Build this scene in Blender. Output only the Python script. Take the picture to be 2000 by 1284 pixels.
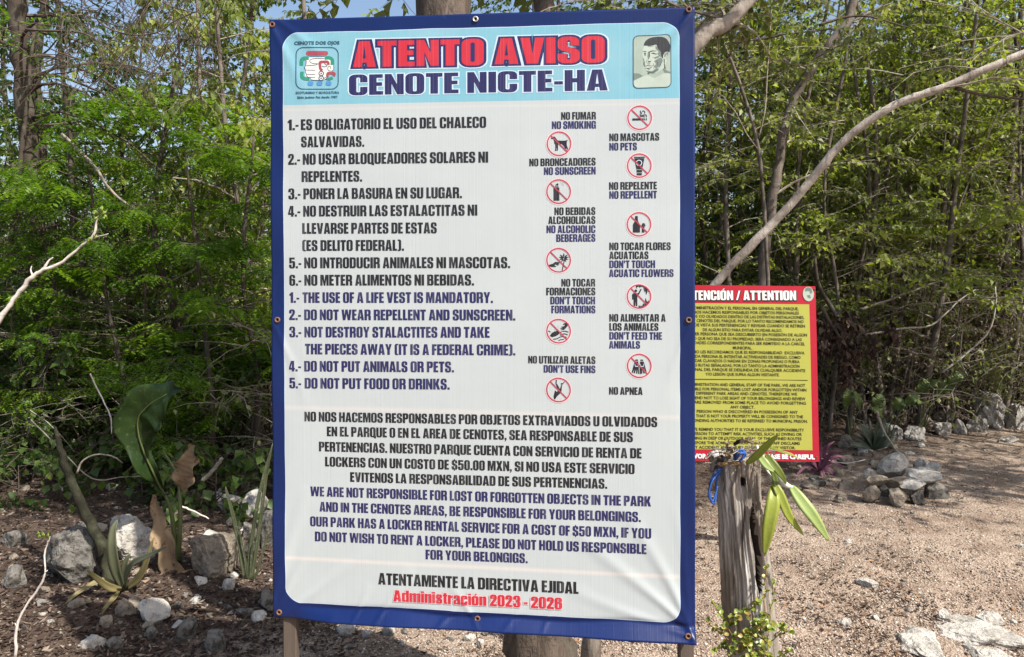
import bpy, bmesh, math, random
import numpy as np
from mathutils import Vector, Matrix, noise
from mathutils.geometry import tessellate_polygon

for _o in list(bpy.data.objects):
    bpy.data.objects.remove(_o)
SC = bpy.context.scene
COL = SC.collection
R = math.radians

# ------------------------------------------------------------------ camera
F = 1500.0                      # focal length in pixels of a 2000 px wide picture
EYE = Vector((0.0, 0.0, 1.6))
PITCH = math.atan((642 - 530) / F)
cam_d = bpy.data.cameras.new('camera')
cam_d.sensor_width = 36.0
cam_d.sensor_fit = 'HORIZONTAL'
cam_d.lens = 36.0 * F / 2000
cam_d.clip_start = 0.05
cam_d.clip_end = 600
cam = bpy.data.objects.new('camera', cam_d)
COL.objects.link(cam)
cam.location = EYE
cam.rotation_euler = (R(90) - PITCH, 0, 0)
SC.camera = cam

# ------------------------------------------------------------------ light
SUN_DIR = Vector((0.62, -0.50, 0.95)).normalized()      # from the scene towards the sun
elev = math.asin(SUN_DIR.z)
azim = math.atan2(SUN_DIR.x, SUN_DIR.y)
world = bpy.data.worlds.new("World")
SC.world = world
world.use_nodes = True
wn = world.node_tree
wn.nodes.clear()
sky = wn.nodes.new('ShaderNodeTexSky')
sky.sky_type = 'NISHITA'
sky.sun_disc = False
sky.sun_elevation = elev
sky.sun_rotation = azim
sky.air_density = 1.0
sky.dust_density = 3.0
sky.ozone_density = 1.0
bg = wn.nodes.new('ShaderNodeBackground')
bg.inputs[1].default_value = 0.125
wo = wn.nodes.new('ShaderNodeOutputWorld')
wn.links.new(sky.outputs[0], bg.inputs[0])
wn.links.new(bg.outputs[0], wo.inputs[0])
sun_d = bpy.data.lights.new('sun', 'SUN')
sun_d.energy = 5.0
sun_d.angle = R(0.55)
sun_d.color = (1.0, 0.95, 0.86)
sun = bpy.data.objects.new('sun', sun_d)
COL.objects.link(sun)
sun.rotation_euler = SUN_DIR.to_track_quat('Z', 'Y').to_euler()
sun.location = (7, -4, 11)

SC.view_settings.view_transform = 'Standard'
SC.view_settings.look = 'None'
SC.view_settings.exposure = 0.72
SC.view_settings.gamma = 1.0
SC.view_settings.use_curve_mapping = False
SC.render.engine = 'CYCLES'
SC.cycles.max_bounces = 8
SC.cycles.diffuse_bounces = 4
SC.cycles.glossy_bounces = 2
SC.cycles.transmission_bounces = 4
SC.cycles.transparent_max_bounces = 8
SC.cycles.caustics_reflective = False
SC.cycles.caustics_refractive = False

# ------------------------------------------------------------------ pixel <-> place
def ray(px, py):
    x, z = (px - 1000) / F, -(py - 642) / F
    c, s = math.cos(PITCH), math.sin(PITCH)
    return Vector((x, c + z * s, -s + z * c))

def at(px, py, depth):
    """the point seen at a pixel of the photograph, at a distance along the ground axis"""
    d = ray(px, py)
    return EYE + d * (depth / d.y)

# ------------------------------------------------------------------ ground height
def gh(x, y):
    e = y - 4.1 - 0.78 * x
    k = min(max(e / 1.2, 0), 1)
    k = k * k * (3 - 2 * k)
    h = 0.10 * k * (0.5 + 0.5 * min(1, max(0, (1.5 - x) / 2)))
    h += 0.035 * noise.noise((x * 0.7, y * 0.7, 3.1)) + 0.015 * noise.noise((x * 2.3, y * 2.3, 8.1)) * (1 + 1.5 * k)
    return h

def gpt(px, py):
    """ground point under a pixel"""
    d = ray(px, py)
    t = -EYE.z / d.z
    for _ in range(6):
        p = EYE + d * t
        t = (gh(p.x, p.y) - EYE.z) / d.z
    return EYE + d * t

# ------------------------------------------------------------------ object helpers
def tag(o, label=None, cat=None, group=None, kind=None):
    if label: o['label'] = label
    if cat: o['category'] = cat
    if group: o['group'] = group
    if kind: o['kind'] = kind
    return o

def empty(name, loc, label, cat, group=None):
    o = bpy.data.objects.new(name, None)
    o.empty_display_size = 0.1
    COL.objects.link(o)
    o.location = loc
    return tag(o, label, cat, group)

def link(name, me, parent=None, world=True):
    o = bpy.data.objects.new(name, me)
    COL.objects.link(o)
    if parent is not None:
        o.parent = parent
        if world:
            m = Matrix.Translation(parent.location)
            if parent.parent: m = Matrix.Translation(parent.parent.location) @ m
            o.matrix_parent_inverse = m.inverted()
    return o

def mesh(name, verts, faces, mat, smooth=False, uv=None, fattr=None, mats=None, midx=None):
    me = bpy.data.meshes.new(name)
    me.from_pydata([tuple(v) for v in verts], [], faces)
    if mats:
        for m in mats: me.materials.append(m)
        if midx is not None: me.polygons.foreach_set('material_index', np.asarray(midx, np.int32))
    elif mat: me.materials.append(mat)
    if uv is not None:
        l = me.uv_layers.new(name='UVMap')
        idx = np.empty(len(me.loops), np.int32)
        me.loops.foreach_get('vertex_index', idx)
        l.data.foreach_set('uv', np.asarray(uv, np.float32)[idx].ravel())
    if fattr is not None:
        a = me.attributes.new('rnd', 'FLOAT', 'FACE')
        a.data.foreach_set('value', np.asarray(fattr, np.float32))
    if smooth: me.polygons.foreach_set('use_smooth', np.ones(len(me.polygons), bool))
    me.update()
    return me

def mesh_np(name, V, T, mat, rnd=None, smooth=False, nv=3):
    """big mesh from numpy: V (n,3), T (m,nv)"""
    me = bpy.data.meshes.new(name)
    V = np.asarray(V, np.float32); T = np.asarray(T, np.int32)
    me.vertices.add(len(V)); me.vertices.foreach_set('co', V.ravel())
    me.loops.add(T.size); me.loops.foreach_set('vertex_index', T.ravel())
    me.polygons.add(len(T))
    me.polygons.foreach_set('loop_start', np.arange(0, T.size, T.shape[1], dtype=np.int32))
    me.update(calc_edges=True)
    me.materials.append(mat)
    if rnd is not None:
        a = me.attributes.new('rnd', 'FLOAT', 'FACE')
        a.data.foreach_set('value', np.asarray(rnd, np.float32))
    if smooth: me.polygons.foreach_set('use_smooth', np.ones(len(me.polygons), bool))
    me.validate()
    return me

# ------------------------------------------------------------------ material helpers
class NT:
    def __init__(s, name):
        s.m = bpy.data.materials.new(name)
        s.m.use_nodes = True
        s.t = s.m.node_tree
        s.t.nodes.clear()
        s.out = s.n('ShaderNodeOutputMaterial')
    def n(s, typ, **k):
        o = s.t.nodes.new(typ)
        for a, v in k.items(): setattr(o, a, v)
        return o
    def l(s, a, b): s.t.links.new(a, b)
    def put(s, sock, v):
        if v is None: return
        if isinstance(v, (int, float)): sock.default_value = v
        elif isinstance(v, (tuple, list)):
            sock.default_value = tuple(v) + (1.0,) if len(v) == 3 and len(sock.default_value) == 4 else v
        else: s.l(v, sock)
    def math(s, op, a, b=None, c=None, clamp=False):
        o = s.n('ShaderNodeMath', operation=op, use_clamp=clamp)
        s.put(o.inputs[0], a); s.put(o.inputs[1], b)
        if c is not None: s.put(o.inputs[2], c)
        return o.outputs[0]
    def mix(s, f, a, b, mode='MIX'):
        o = s.n('ShaderNodeMix', data_type='RGBA', blend_type=mode)
        s.put(o.inputs[0], f); s.put(o.inputs[6], a); s.put(o.inputs[7], b)
        return o.outputs[2]
    def ramp(s, v, stops, interp='LINEAR'):
        o = s.n('ShaderNodeValToRGB')
        o.color_ramp.interpolation = interp
        e = o.color_ramp.elements
        while len(e) < len(stops): e.new(0.5)
        for k, (p, c) in zip(e, stops):
            k.position = p
            k.color = tuple(c) + (1,) if len(c) == 3 else c
        s.put(o.inputs[0], v)
        return o.outputs[0]
    def noise(s, scale, co=None, detail=4, rough=0.55, dist=0.0, out=0):
        o = s.n('ShaderNodeTexNoise')
        s.put(o.inputs['Scale'], scale); s.put(o.inputs['Detail'], detail)
        s.put(o.inputs['Roughness'], rough); s.put(o.inputs['Distortion'], dist)
        if co is not None: s.l(co, o.inputs['Vector'])
        return o.outputs[out]
    def coord(s, which='Object'): return s.n('ShaderNodeTexCoord').outputs[which]
    def mapping(s, co, scale=(1, 1, 1), rot=(0, 0, 0)):
        o = s.n('ShaderNodeMapping')
        s.l(co, o.inputs[0]); o.inputs['Scale'].default_value = scale; o.inputs['Rotation'].default_value = rot
        return o.outputs[0]
    def bump(s, h, strength=0.5, dist=0.01, normal=None):
        o = s.n('ShaderNodeBump')
        o.inputs['Strength'].default_value = strength; o.inputs['Distance'].default_value = dist
        s.l(h, o.inputs['Height'])
        if normal is not None: s.l(normal, o.inputs['Normal'])
        return o.outputs[0]
    def bsdf(s, col, rough=0.6, spec=0.3, normal=None, metal=0.0, **k):
        o = s.n('ShaderNodeBsdfPrincipled')
        s.put(o.inputs['Base Color'], col); s.put(o.inputs['Roughness'], rough)
        s.put(o.inputs['Specular IOR Level'], spec); s.put(o.inputs['Metallic'], metal)
        if normal is not None: s.l(normal, o.inputs['Normal'])
        return o.outputs[0]
    def end(s, sh):
        s.l(sh, s.out.inputs[0])
        return s.m

def leaf_mat(name, stops, trans=0.35, tcol=(1.5, 1.6, 0.5), rough=0.45, spec=0.35):
    t = NT(name)
    a = t.n('ShaderNodeAttribute', attribute_name='rnd')
    oi = t.n('ShaderNodeObjectInfo')
    v = t.math('ADD', a.outputs['Fac'], t.math('MULTIPLY', t.math('SUBTRACT', oi.outputs['Random'], 0.5), 0.22), clamp=True)
    col = t.ramp(v, stops)
    n = t.noise(22, t.coord(), 2)
    col = t.mix(t.math('MULTIPLY', n, 0.45), col, (0.02, 0.03, 0.01), 'MULTIPLY') if False else col
    b = t.bsdf(col, rough, spec)
    tr = t.n('ShaderNodeBsdfTranslucent')
    t.l(t.mix(1.0, col, tcol, 'MULTIPLY'), tr.inputs[0])
    m = t.n('ShaderNodeMixShader'); m.inputs[0].default_value = trans
    t.l(b, m.inputs[1]); t.l(tr.outputs[0], m.inputs[2])
    return t.end(m.outputs[0])

def bark_mat(name, c0, c1, c2, scale=9.0, stretch=0.22, bump=0.6, dist=0.01):
    t = NT(name)
    co = t.coord()
    mp = t.mapping(co, (1, 1, stretch))
    n1 = t.noise(scale * 3, mp, 6, 0.65, 0.4)
    n2 = t.noise(scale * 0.6, co, 4, 0.6)
    col = t.mix(t.ramp(n1, [(0.35, (0, 0, 0)), (0.65, (1, 1, 1))]), c0, c1)
    col = t.mix(t.ramp(n2, [(0.48, (0, 0, 0)), (0.62, (1, 1, 1))]), col, c2)
    n3 = t.noise(scale * 12, mp, 4, 0.7)
    n4 = t.noise(scale * 1.9, t.mapping(co, (1, 1, .8)), 5, .7)
    col = t.mix(t.math('MULTIPLY', t.ramp(n4, [(.58, (0, 0, 0)), (.64, (1, 1, 1))]), .75), col, tuple(v * .45 for v in c2))
    ring = t.noise(scale * 5, t.mapping(co, (.3, .3, 3.0)), 3, .6)
    col = t.mix(t.math('MULTIPLY', t.ramp(ring, [(.60, (0, 0, 0)), (.66, (1, 1, 1))]), .6), col, tuple(v * .5 for v in c2))
    h = t.math('ADD', n1, t.math('MULTIPLY', n3, 0.35))
    return t.end(t.bsdf(col, 0.85, 0.15, t.bump(h, bump, dist)))

# ------------------------------------------------------------------ tubes
def tube_into(V, Fc, pts, rads, n=6, cap=True, rough=0.0, rng=None):
    pts = [Vector(p) for p in pts]
    base = len(V)
    up = Vector((0.31, 0.17, 0.93))
    prev = None
    for i, p in enumerate(pts):
        if i == 0: d = pts[1] - pts[0]
        elif i == len(pts) - 1: d = pts[-1] - pts[-2]
        else: d = pts[i + 1] - pts[i - 1]
        if d.length < 1e-9: d = Vector((0, 0, 1))
        d.normalize()
        if prev is None:
            a = d.cross(up)
            if a.length < 0.1: a = d.cross(Vector((1, 0, 0)))
        else:
            a = prev - d * prev.dot(d)
        a.normalize(); prev = a
        b = d.cross(a)
        for k in range(n):
            th = 2 * math.pi * k / n
            r = rads[i]
            if rough and rng: r *= 1 + rough * rng.uniform(-1, 1)
            V.append(p + (a * math.cos(th) + b * math.sin(th)) * r)
    for i in range(len(pts) - 1):
        for k in range(n):
            k2 = (k + 1) % n
            Fc.append((base + i * n + k, base + i * n + k2, base + (i + 1) * n + k2, base + (i + 1) * n + k))
    if cap:
        Fc.append(tuple(base + k for k in reversed(range(n))))
        Fc.append(tuple(base + (len(pts) - 1) * n + k for k in range(n)))

def spline(pts, n):
    """catmull-rom resample"""
    P = [Vector(p) for p in pts]
    P = [P[0] * 2 - P[1]] + P + [P[-1] * 2 - P[-2]]
    out = []
    m = len(P) - 3
    for j in range(n + 1):
        u = j / n * m
        i = min(int(u), m - 1); t = u - i
        a, b, c, d = P[i], P[i + 1], P[i + 2], P[i + 3]
        out.append(0.5 * ((2 * b) + (c - a) * t + (2 * a - 5 * b + 4 * c - d) * t * t + (3 * b - a - 3 * c + d) * t ** 3))
    return out

# ================================================================== lettering
# heavy condensed face, cap height 1: outline points (x, y[, corner radius]), then holes
G = {}
def g(ch, w, *polys): G[ch] = (w, polys)
g('A', .62, [(0,0),(.165,1),(.455,1),(.62,0),(.385,0),(.37,.17),(.25,.17),(.235,0)], [(.268,.33),(.352,.33),(.31,.82)])
g('B', .59, [(0,0),(0,1),(.56,1,.17),(.56,.56,.08),(.51,.515),(.59,.46,.1),(.59,0,.18)], [(.235,.60),(.235,.85),(.335,.85,.05),(.335,.60,.05)], [(.235,.15),(.235,.45),(.35,.45,.05),(.35,.15,.05)])
g('C', .585, [(.585,.62),(.585,1.01,.2),(0,1.01,.2),(0,-.01,.2),(.585,-.01,.2),(.585,.40),(.355,.40),(.355,.14,.05),(.235,.14,.05),(.235,.86,.05),(.355,.86,.05),(.355,.62)])
g('D', .585, [(0,0),(0,1),(.585,1,.2),(.585,0,.2)], [(.235,.16),(.235,.84),(.35,.84,.06),(.35,.16,.06)])
g('E', .44, [(0,0),(0,1),(.43,1),(.43,.82),(.235,.82),(.235,.61),(.41,.61),(.41,.43),(.235,.43),(.235,.18),(.44,.18),(.44,0)])
g('F', .42, [(0,0),(0,1),(.42,1),(.42,.82),(.235,.82),(.235,.60),(.40,.60),(.40,.42),(.235,.42),(.235,0)])
g('G', .59, [(.59,.62),(.59,1.01,.2),(0,1.01,.2),(0,-.01,.2),(.38,-.01,.12),(.435,.08),(.46,0),(.59,0),(.59,.54),(.31,.54),(.31,.38),(.36,.38),(.36,.14,.05),(.235,.14,.05),(.235,.86,.05),(.36,.86,.05),(.36,.62)])
g('H', .60, [(0,0),(0,1),(.235,1),(.235,.61),(.365,.61),(.365,1),(.60,1),(.60,0),(.365,0),(.365,.41),(.235,.41),(.235,0)])
g('I', .235, [(0,0),(0,1),(.235,1),(.235,0)])
g('J', .36, [(.125,1),(.36,1),(.36,-.01,.18),(0,-.01),(0,.16),(.125,.16,.04)])
g('K', .63, [(0,0),(0,1),(.235,1),(.235,.58),(.37,1),(.60,1),(.46,.54),(.63,0),(.39,0),(.235,.45),(.235,0)])
g('L', .41, [(0,0),(0,1),(.235,1),(.235,.18),(.41,.18),(.41,0)])
g('M', .78, [(0,0),(0,1),(.31,1),(.39,.40),(.47,1),(.78,1),(.78,0),(.57,0),(.57,.66),(.47,0),(.31,0),(.21,.66),(.21,0)])
g('N', .59, [(0,0),(0,1),(.205,1),(.38,.50),(.38,1),(.59,1),(.59,0),(.385,0),(.21,.52),(.21,0)])
g('O', .585, [(0,-.01,.2),(0,1.01,.2),(.585,1.01,.2),(.585,-.01,.2)], [(.235,.13,.05),(.235,.87,.05),(.35,.87,.05),(.35,.13,.05)])
g('P', .56, [(0,0),(0,1),(.56,1,.18),(.56,.39,.18),(.235,.39),(.235,0)], [(.236,.56),(.236,.84),(.335,.84,.05),(.335,.56,.05)])
g('Q', .60, [(0,-.01,.2),(0,1.01,.2),(.585,1.01,.2),(.585,.11,.1),(.63,.05),(.63,-.12),(.43,-.11,.05),(.36,-.01)], [(.235,.13,.05),(.235,.87,.05),(.35,.87,.05),(.35,.13,.05)])
g('R', .59, [(0,0),(0,1),(.58,1,.18),(.58,.52,.08),(.51,.465),(.59,.41,.08),(.59,0),(.36,0),(.36,.40,.04),(.235,.40),(.235,0)], [(.236,.57),(.236,.85),(.35,.85,.05),(.35,.57,.05)])
g('S', .565, [(.55,.66),(.55,1.01,.2),(.005,1.01,.2),(.005,.53,.12),(.335,.37,.03),(.335,.13,.05),(.235,.13,.05),(.235,.36),(0,.36),(0,-.01,.2),(.565,-.01,.2),(.565,.49,.12),(.24,.65,.03),(.24,.87,.05),(.335,.87,.05),(.335,.66)])
g('T', .51, [(0,1),(.51,1),(.51,.81),(.372,.81),(.372,0),(.138,0),(.138,.81),(0,.81)])
g('U', .59, [(0,1),(.235,1),(.235,.14,.05),(.355,.14,.05),(.355,1),(.59,1),(.59,-.01,.2),(0,-.01,.2)])
g('V', .62, [(0,1),(.24,1),(.315,.36),(.385,1),(.62,1),(.455,0),(.165,0)])
g('W', .93, [(0,1),(.22,1),(.275,.42),(.355,1),(.58,1),(.66,.42),(.715,1),(.93,1),(.81,0),(.575,0),(.465,.60),(.36,0),(.12,0)])
g('X', .62, [(0,1),(.24,1),(.31,.74),(.375,1),(.60,1),(.44,.52),(.62,0),(.385,0),(.31,.29),(.235,0),(-.01,0),(.175,.52)])
g('Y', .60, [(0,1),(.225,1),(.30,.64),(.375,1),(.60,1),(.417,.42),(.417,0),(.183,0),(.183,.42)])
g('Z', .47, [(0,0),(0,.17),(.22,.82),(.02,.82),(.02,1),(.46,1),(.46,.85),(.25,.18),(.47,.18),(.47,0)])
g('Ó', .585, G['O'][1][0], G['O'][1][1], [(.22,1.06),(.30,1.2),(.46,1.2),(.32,1.06)])
g('0', .55, [(0,-.01,.2),(0,1.01,.2),(.55,1.01,.2),(.55,-.01,.2)], [(.23,.13,.04),(.23,.87,.04),(.32,.87,.04),(.32,.13,.04)])
g('1', .36, [(.125,0),(.125,.68),(0,.68),(0,.81),(.19,1),(.36,1),(.36,0)])
g('2', .54, [(0,.64),(0,1.01,.2),(.54,1.01,.2),(.54,.60,.1),(.26,.18),(.54,.18),(.54,0),(0,0),(0,.18),(.32,.66,.05),(.32,.87,.05),(.23,.87,.05),(.23,.64)])
g('3', .56, [(0,.66),(0,1.01,.2),(.55,1.01,.2),(.55,.57,.08),(.49,.52),(.56,.46,.08),(.56,-.01,.2),(0,-.01,.2),(0,.34),(.23,.34),(.23,.13,.04),(.33,.13,.04),(.33,.43,.04),(.20,.45),(.20,.60),(.33,.62,.04),(.33,.87,.04),(.23,.87,.04),(.23,.66)])
g('4', .56, [(.27,0),(.27,.17),(0,.17),(0,.34),(.19,1),(.49,1),(.49,.34),(.56,.34),(.56,.17),(.49,.17),(.49,0)], [(.165,.34),(.275,.34),(.275,.78)])
g('5', .56, [(.02,1),(.52,1),(.52,.83),(.23,.83),(.23,.68),(.56,.68,.15),(.56,-.01,.2),(0,-.01,.2),(0,.34),(.23,.34),(.23,.13,.04),(.33,.13,.04),(.33,.53,.04),(.23,.53,.04),(.23,.46),(.02,.46)])
g('6', .56, [(0,-.01,.2),(0,1.01,.2),(.55,1.01,.2),(.55,.70),(.33,.70),(.33,.87,.04),(.23,.87,.04),(.23,.62),(.56,.64,.15),(.56,-.01,.2)], [(.23,.13,.04),(.23,.48,.04),(.33,.48,.04),(.33,.13,.04)])
g('.', .2, [(0,0),(0,.2),(.2,.2),(.2,0)])
g(',', .2, [(0,0),(0,.2),(.2,.2),(.2,.02),(.08,-.16),(0,-.16),(.08,0)])
g('-', .26, [(0,.32),(0,.48),(.26,.48),(.26,.32)])
g("'", .19, [(0,1),(.19,1),(.15,.62),(.04,.62)])
g('(', .33, [(.33,1.03),(.33,.90),(.22,.90),(.22,.10),(.33,.10),(.33,-.03),(0,-.03,.18),(0,1.03,.18)])
g(')', .33, [(0,1.03),(0,.90),(.11,.90),(.11,.10),(0,.10),(0,-.03),(.33,-.03,.18),(.33,1.03,.18)])
g('/', .42, [(0,0),(.26,1),(.42,1),(.16,0)])
g('$', .57, [(.55,.66),(.55,.98,.18),(.33,.98),(.33,1.1),(.24,1.1),(.24,.98),(.005,.98,.18),(.005,.53,.12),(.335,.37,.03),(.335,.15,.05),(.235,.15,.05),(.235,.36),(0,.36),(0,.02,.18),(.24,.02),(.24,-.1),(.33,-.1),(.33,.02),(.565,.02,.18),(.565,.49,.12),(.24,.65,.03),(.24,.85,.05),(.335,.85,.05),(.335,.66)])
g('d', .54, [(.54,0),(.54,1),(.32,1),(.32,.75),(.21,.81,.07),(0,.81,.14),(0,-.01,.14),(.21,-.01,.07),(.33,.06),(.33,0)], [(.22,.13,.04),(.22,.66,.04),(.325,.66,.04),(.325,.13,.04)])
g('m', .86, [(0,0),(0,.79),(.22,.79),(.22,.73),(.34,.81,.07),(.49,.81,.06),(.55,.73),(.68,.81,.08),(.86,.81,.12),(.86,0),(.64,0),(.64,.65,.04),(.54,.65,.04),(.54,0),(.32,0),(.32,.65,.04),(.22,.65,.04),(.22,0)])
g('n', .54, [(0,0),(0,.79),(.22,.79),(.22,.73),(.34,.81,.07),(.54,.81,.14),(.54,0),(.32,0),(.32,.65,.04),(.22,.65,.04),(.22,0)])
g('i', .225, [(0,0),(0,.79),(.225,.79),(.225,0)], [(0,.87),(0,1),(.225,1),(.225,.87)])
g('s', .50, [(.49,.52),(.49,.81,.15),(.01,.81,.15),(.01,.42,.1),(.29,.27,.02),(.29,.12,.03),(.21,.12,.03),(.21,.28),(0,.28),(0,-.01,.15),(.50,-.01,.15),(.50,.38,.1),(.21,.52,.02),(.21,.68,.03),(.29,.68,.03),(.29,.52)])
g('t', .34, [(.06,.94),(.28,.94),(.28,.79),(.34,.79),(.34,.65),(.28,.65),(.28,.14),(.34,.14),(.34,0),(.06,0,.1),(.06,.65),(0,.65),(0,.79),(.06,.79)])
g('r', .38, [(0,0),(0,.79),(.22,.79),(.22,.70),(.38,.81,.06),(.38,.56),(.22,.54,.05),(.22,0)])
g('a', .52, [(.01,.50),(.01,.81,.15),(.51,.81,.15),(.52,0),(.31,0),(.30,.06),(.19,-.01,.06),(0,-.01,.12),(0,.36,.1),(.29,.46,.03),(.29,.68,.03),(.21,.68,.03),(.21,.50)], [(.21,.13,.04),(.21,.33,.04),(.295,.37),(.295,.13,.03)])
g('c', .51, [(.51,.50),(.51,.81,.15),(0,.81,.15),(0,-.01,.15),(.51,-.01,.15),(.51,.32),(.30,.32),(.30,.13,.04),(.22,.13,.04),(.22,.67,.04),(.30,.67,.04),(.30,.50)])
g('ó', .53, [(0,-.01,.15),(0,.81,.15),(.53,.81,.15),(.53,-.01,.15)], [(.22,.13,.04),(.22,.67,.04),(.31,.67,.04),(.31,.13,.04)], [(.20,.86),(.28,1.02),(.44,1.02),(.30,.86)])
SP = {' ': .19}

def fillet(pts, seg=4):
    out = []
    n = len(pts)
    for i, q in enumerate(pts):
        p = Vector(q[:2]); r = q[2] if len(q) > 2 else 0
        if r <= 0: out.append((p.x, p.y)); continue
        a = Vector(pts[i - 1][:2]); b = Vector(pts[(i + 1) % n][:2])
        la, lb = (a - p).length, (b - p).length
        ra, rb = min(r, la * .5), min(r, lb * .5)
        pa = p + (a - p) / la * ra; pb = p + (b - p) / lb * rb
        for k in range(seg + 1):
            t = k / seg; c = .45
            q0, q1, q2, q3 = pa, pa.lerp(p, 1 - c), pb.lerp(p, 1 - c), pb
            v = q0 * (1-t)**3 + q1 * 3*t*(1-t)**2 + q2 * 3*t*t*(1-t) + q3 * t**3
            out.append((v.x, v.y))
    return out

def area(p):
    return sum(p[i-1][0]*p[i][1] - p[i][0]*p[i-1][1] for i in range(len(p))) / 2

def offset(p, d):
    """move outline outwards by d (p any winding)"""
    if area(p) < 0: p = p[::-1]
    q = []
    for v in p:
        if not q or math.hypot(v[0]-q[-1][0], v[1]-q[-1][1]) > 1e-5: q.append(v)
    n = len(q); out = []
    for i in range(n):
        a, b, c = Vector(q[i-1]), Vector(q[i]), Vector(q[(i+1) % n])
        e1 = (b-a).normalized(); e2 = (c-b).normalized()
        n1 = Vector((e1.y, -e1.x)); n2 = Vector((e2.y, -e2.x))
        m = n1 + n2
        if m.length < 1e-4: m = n1
        m.normalize(); k = max(m.dot(n1), .55)
        out.append(tuple(b + m * (d / k)))
    return out

def inside(pt, poly):
    x, y = pt; c = False
    for i in range(len(poly)):
        x1, y1 = poly[i-1]; x2, y2 = poly[i]
        if (y1 > y) != (y2 > y) and x < (x2-x1)*(y-y1)/(y2-y1)+x1: c = not c
    return c

def glyph_polys(ch, d=0.0):
    """-> list of [outer, hole, ...]"""
    w, ps = G[ch]
    ps = [fillet(p) for p in ps]
    ps.sort(key=lambda p: -abs(area(p)))
    sets = []
    for p in ps:
        for s in sets:
            if inside((sum(v[0] for v in p[:1]), p[0][1]), s[0]) or inside(((p[0][0]+p[1][0]+p[2][0])/3, (p[0][1]+p[1][1]+p[2][1])/3), s[0]):
                s.append(p); break
        else: sets.append([p])
    if d:
        o = []
        for s in sets:
            t = [offset(s[0], d)]
            for h in s[1:]:
                hh = h if area(h) > 0 else h[::-1]
                k = offset(hh, -d)
                xs = [v[0] for v in h]; ys = [v[1] for v in h]
                if max(xs)-min(xs) > 2.2*d and max(ys)-min(ys) > 2.2*d and area(k) > 0: t.append(k)
            o.append(t)
        sets = o
    return sets

def layout(text, track=.052):
    x = 0; out = []
    for ch in text:
        if ch in SP: x += SP[ch] + track*.5; continue
        out.append((ch, x)); x += G[ch][0] + track
    return out, x - track

def tess(polyset):
    """[outer, holes] 2-D -> verts, tris"""
    vs = [v for p in polyset for v in p]
    t = tessellate_polygon([[Vector((v[0], v[1], 0)) for v in p] for p in polyset])
    fs = []
    for a, b, c in t:
        ax, ay = vs[a]; bx, by = vs[b]; cx, cy = vs[c]
        k = (bx-ax)*(cy-ay)-(by-ay)*(cx-ax)
        if abs(k) < 1e-12: continue
        fs.append((a, b, c) if k > 0 else (a, c, b))
    return vs, fs

class Print:
    """flat print on a sign: everything in the sign's own metric plane"""
    def __init__(s, sheet, off): s.V = []; s.F = []; s.UV = []; s.sheet = sheet; s.off = off
    def poly(s, polyset, dz=0.0, lim=.022, cap=2):
        vs, fs = tess(polyset)
        if s.sheet is BS:
            vs = list(vs)
            m = max((math.dist(vs[f[i]], vs[f[i-1]]) for f in fs for i in range(3)), default=0)
            for _ in range(min(cap, max(0, math.ceil(math.log2(max(m, 1e-6) / lim))))):     # finer faces so the ink follows every fold
                mid = {}; nf = []
                def half(a, b):
                    k = (a, b) if a < b else (b, a)
                    if k not in mid: mid[k] = len(vs); vs.append(((vs[a][0] + vs[b][0]) / 2, (vs[a][1] + vs[b][1]) / 2))
                    return mid[k]
                for a, b, c in fs:
                    ab, bc, ca = half(a, b), half(b, c), half(c, a)
                    nf += [(a, ab, ca), (ab, b, bc), (ca, bc, c), (ab, bc, ca)]
                fs = nf
        b = len(s.V)
        for x, y in vs:
            s.V.append(s.sheet.pos(x, y, s.off + dz)); s.UV.append((x, y))
        s.F += [tuple(b + i for i in f) for f in fs]
    def obj(s, name, mat, parent, label=None):
        o = link(name, mesh(name, s.V, s.F, mat, uv=s.UV), parent)
        if label: o['label'] = label
        return o

class Sheet:
    def __init__(s, p0, u, v, disp=None):
        s.p0, s.W, s.H = p0, u.length, v.length
        s.u, s.v = u.normalized(), v.normalized()        # right, down
        s.n = s.v.cross(s.u).normalized()
        if s.n.y > 0: s.n = -s.n
        s.disp = disp or (lambda a, b: 0.0)
    def pos(s, a, b, off=0.0):                            # a right, b up (negative down)
        return s.p0 + s.u * a - s.v * b + s.n * (off + s.disp(a, b))
    def px(s, x, y):
        d = ray(x, y)
        t = (s.p0 - EYE).dot(s.n) / d.dot(s.n)
        q = EYE + d * t - s.p0
        uv = s.u.dot(s.v)
        A, B = q.dot(s.u), q.dot(s.v)
        det = 1 - uv * uv
        return (A - B * uv) / det, -(B - A * uv) / det

def put_text(pr, text, x0, x1, y0, y1=None, cap=21.0, grow=0.0, zstep=0.0):
    sh = pr.sheet
    A = Vector(sh.px(x0, y0))
    if y1 is None:
        B = Vector(sh.px(x1, y0)); B.y = A.y
        m = Vector(sh.px((x0 + x1) / 2, y0)); A.y = B.y = m.y
    else: B = Vector(sh.px(x1, y1))
    hgt = (Vector(sh.px(x0, y0 - cap)) - Vector(sh.px(x0, y0))).length
    lay, w = layout(text)
    ex = (B - A) / w
    k = ex.length
    for i, (ch, gx) in enumerate(lay):
        for ps in glyph_polys(ch, grow):
            q = []
            for p in ps:
                q.append([(A.x + ex.x * (gx + x), A.y + ex.y * (gx + x) + y * hgt) for x, y in p])
            pr.poly(q, zstep * (i % 2))

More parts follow.
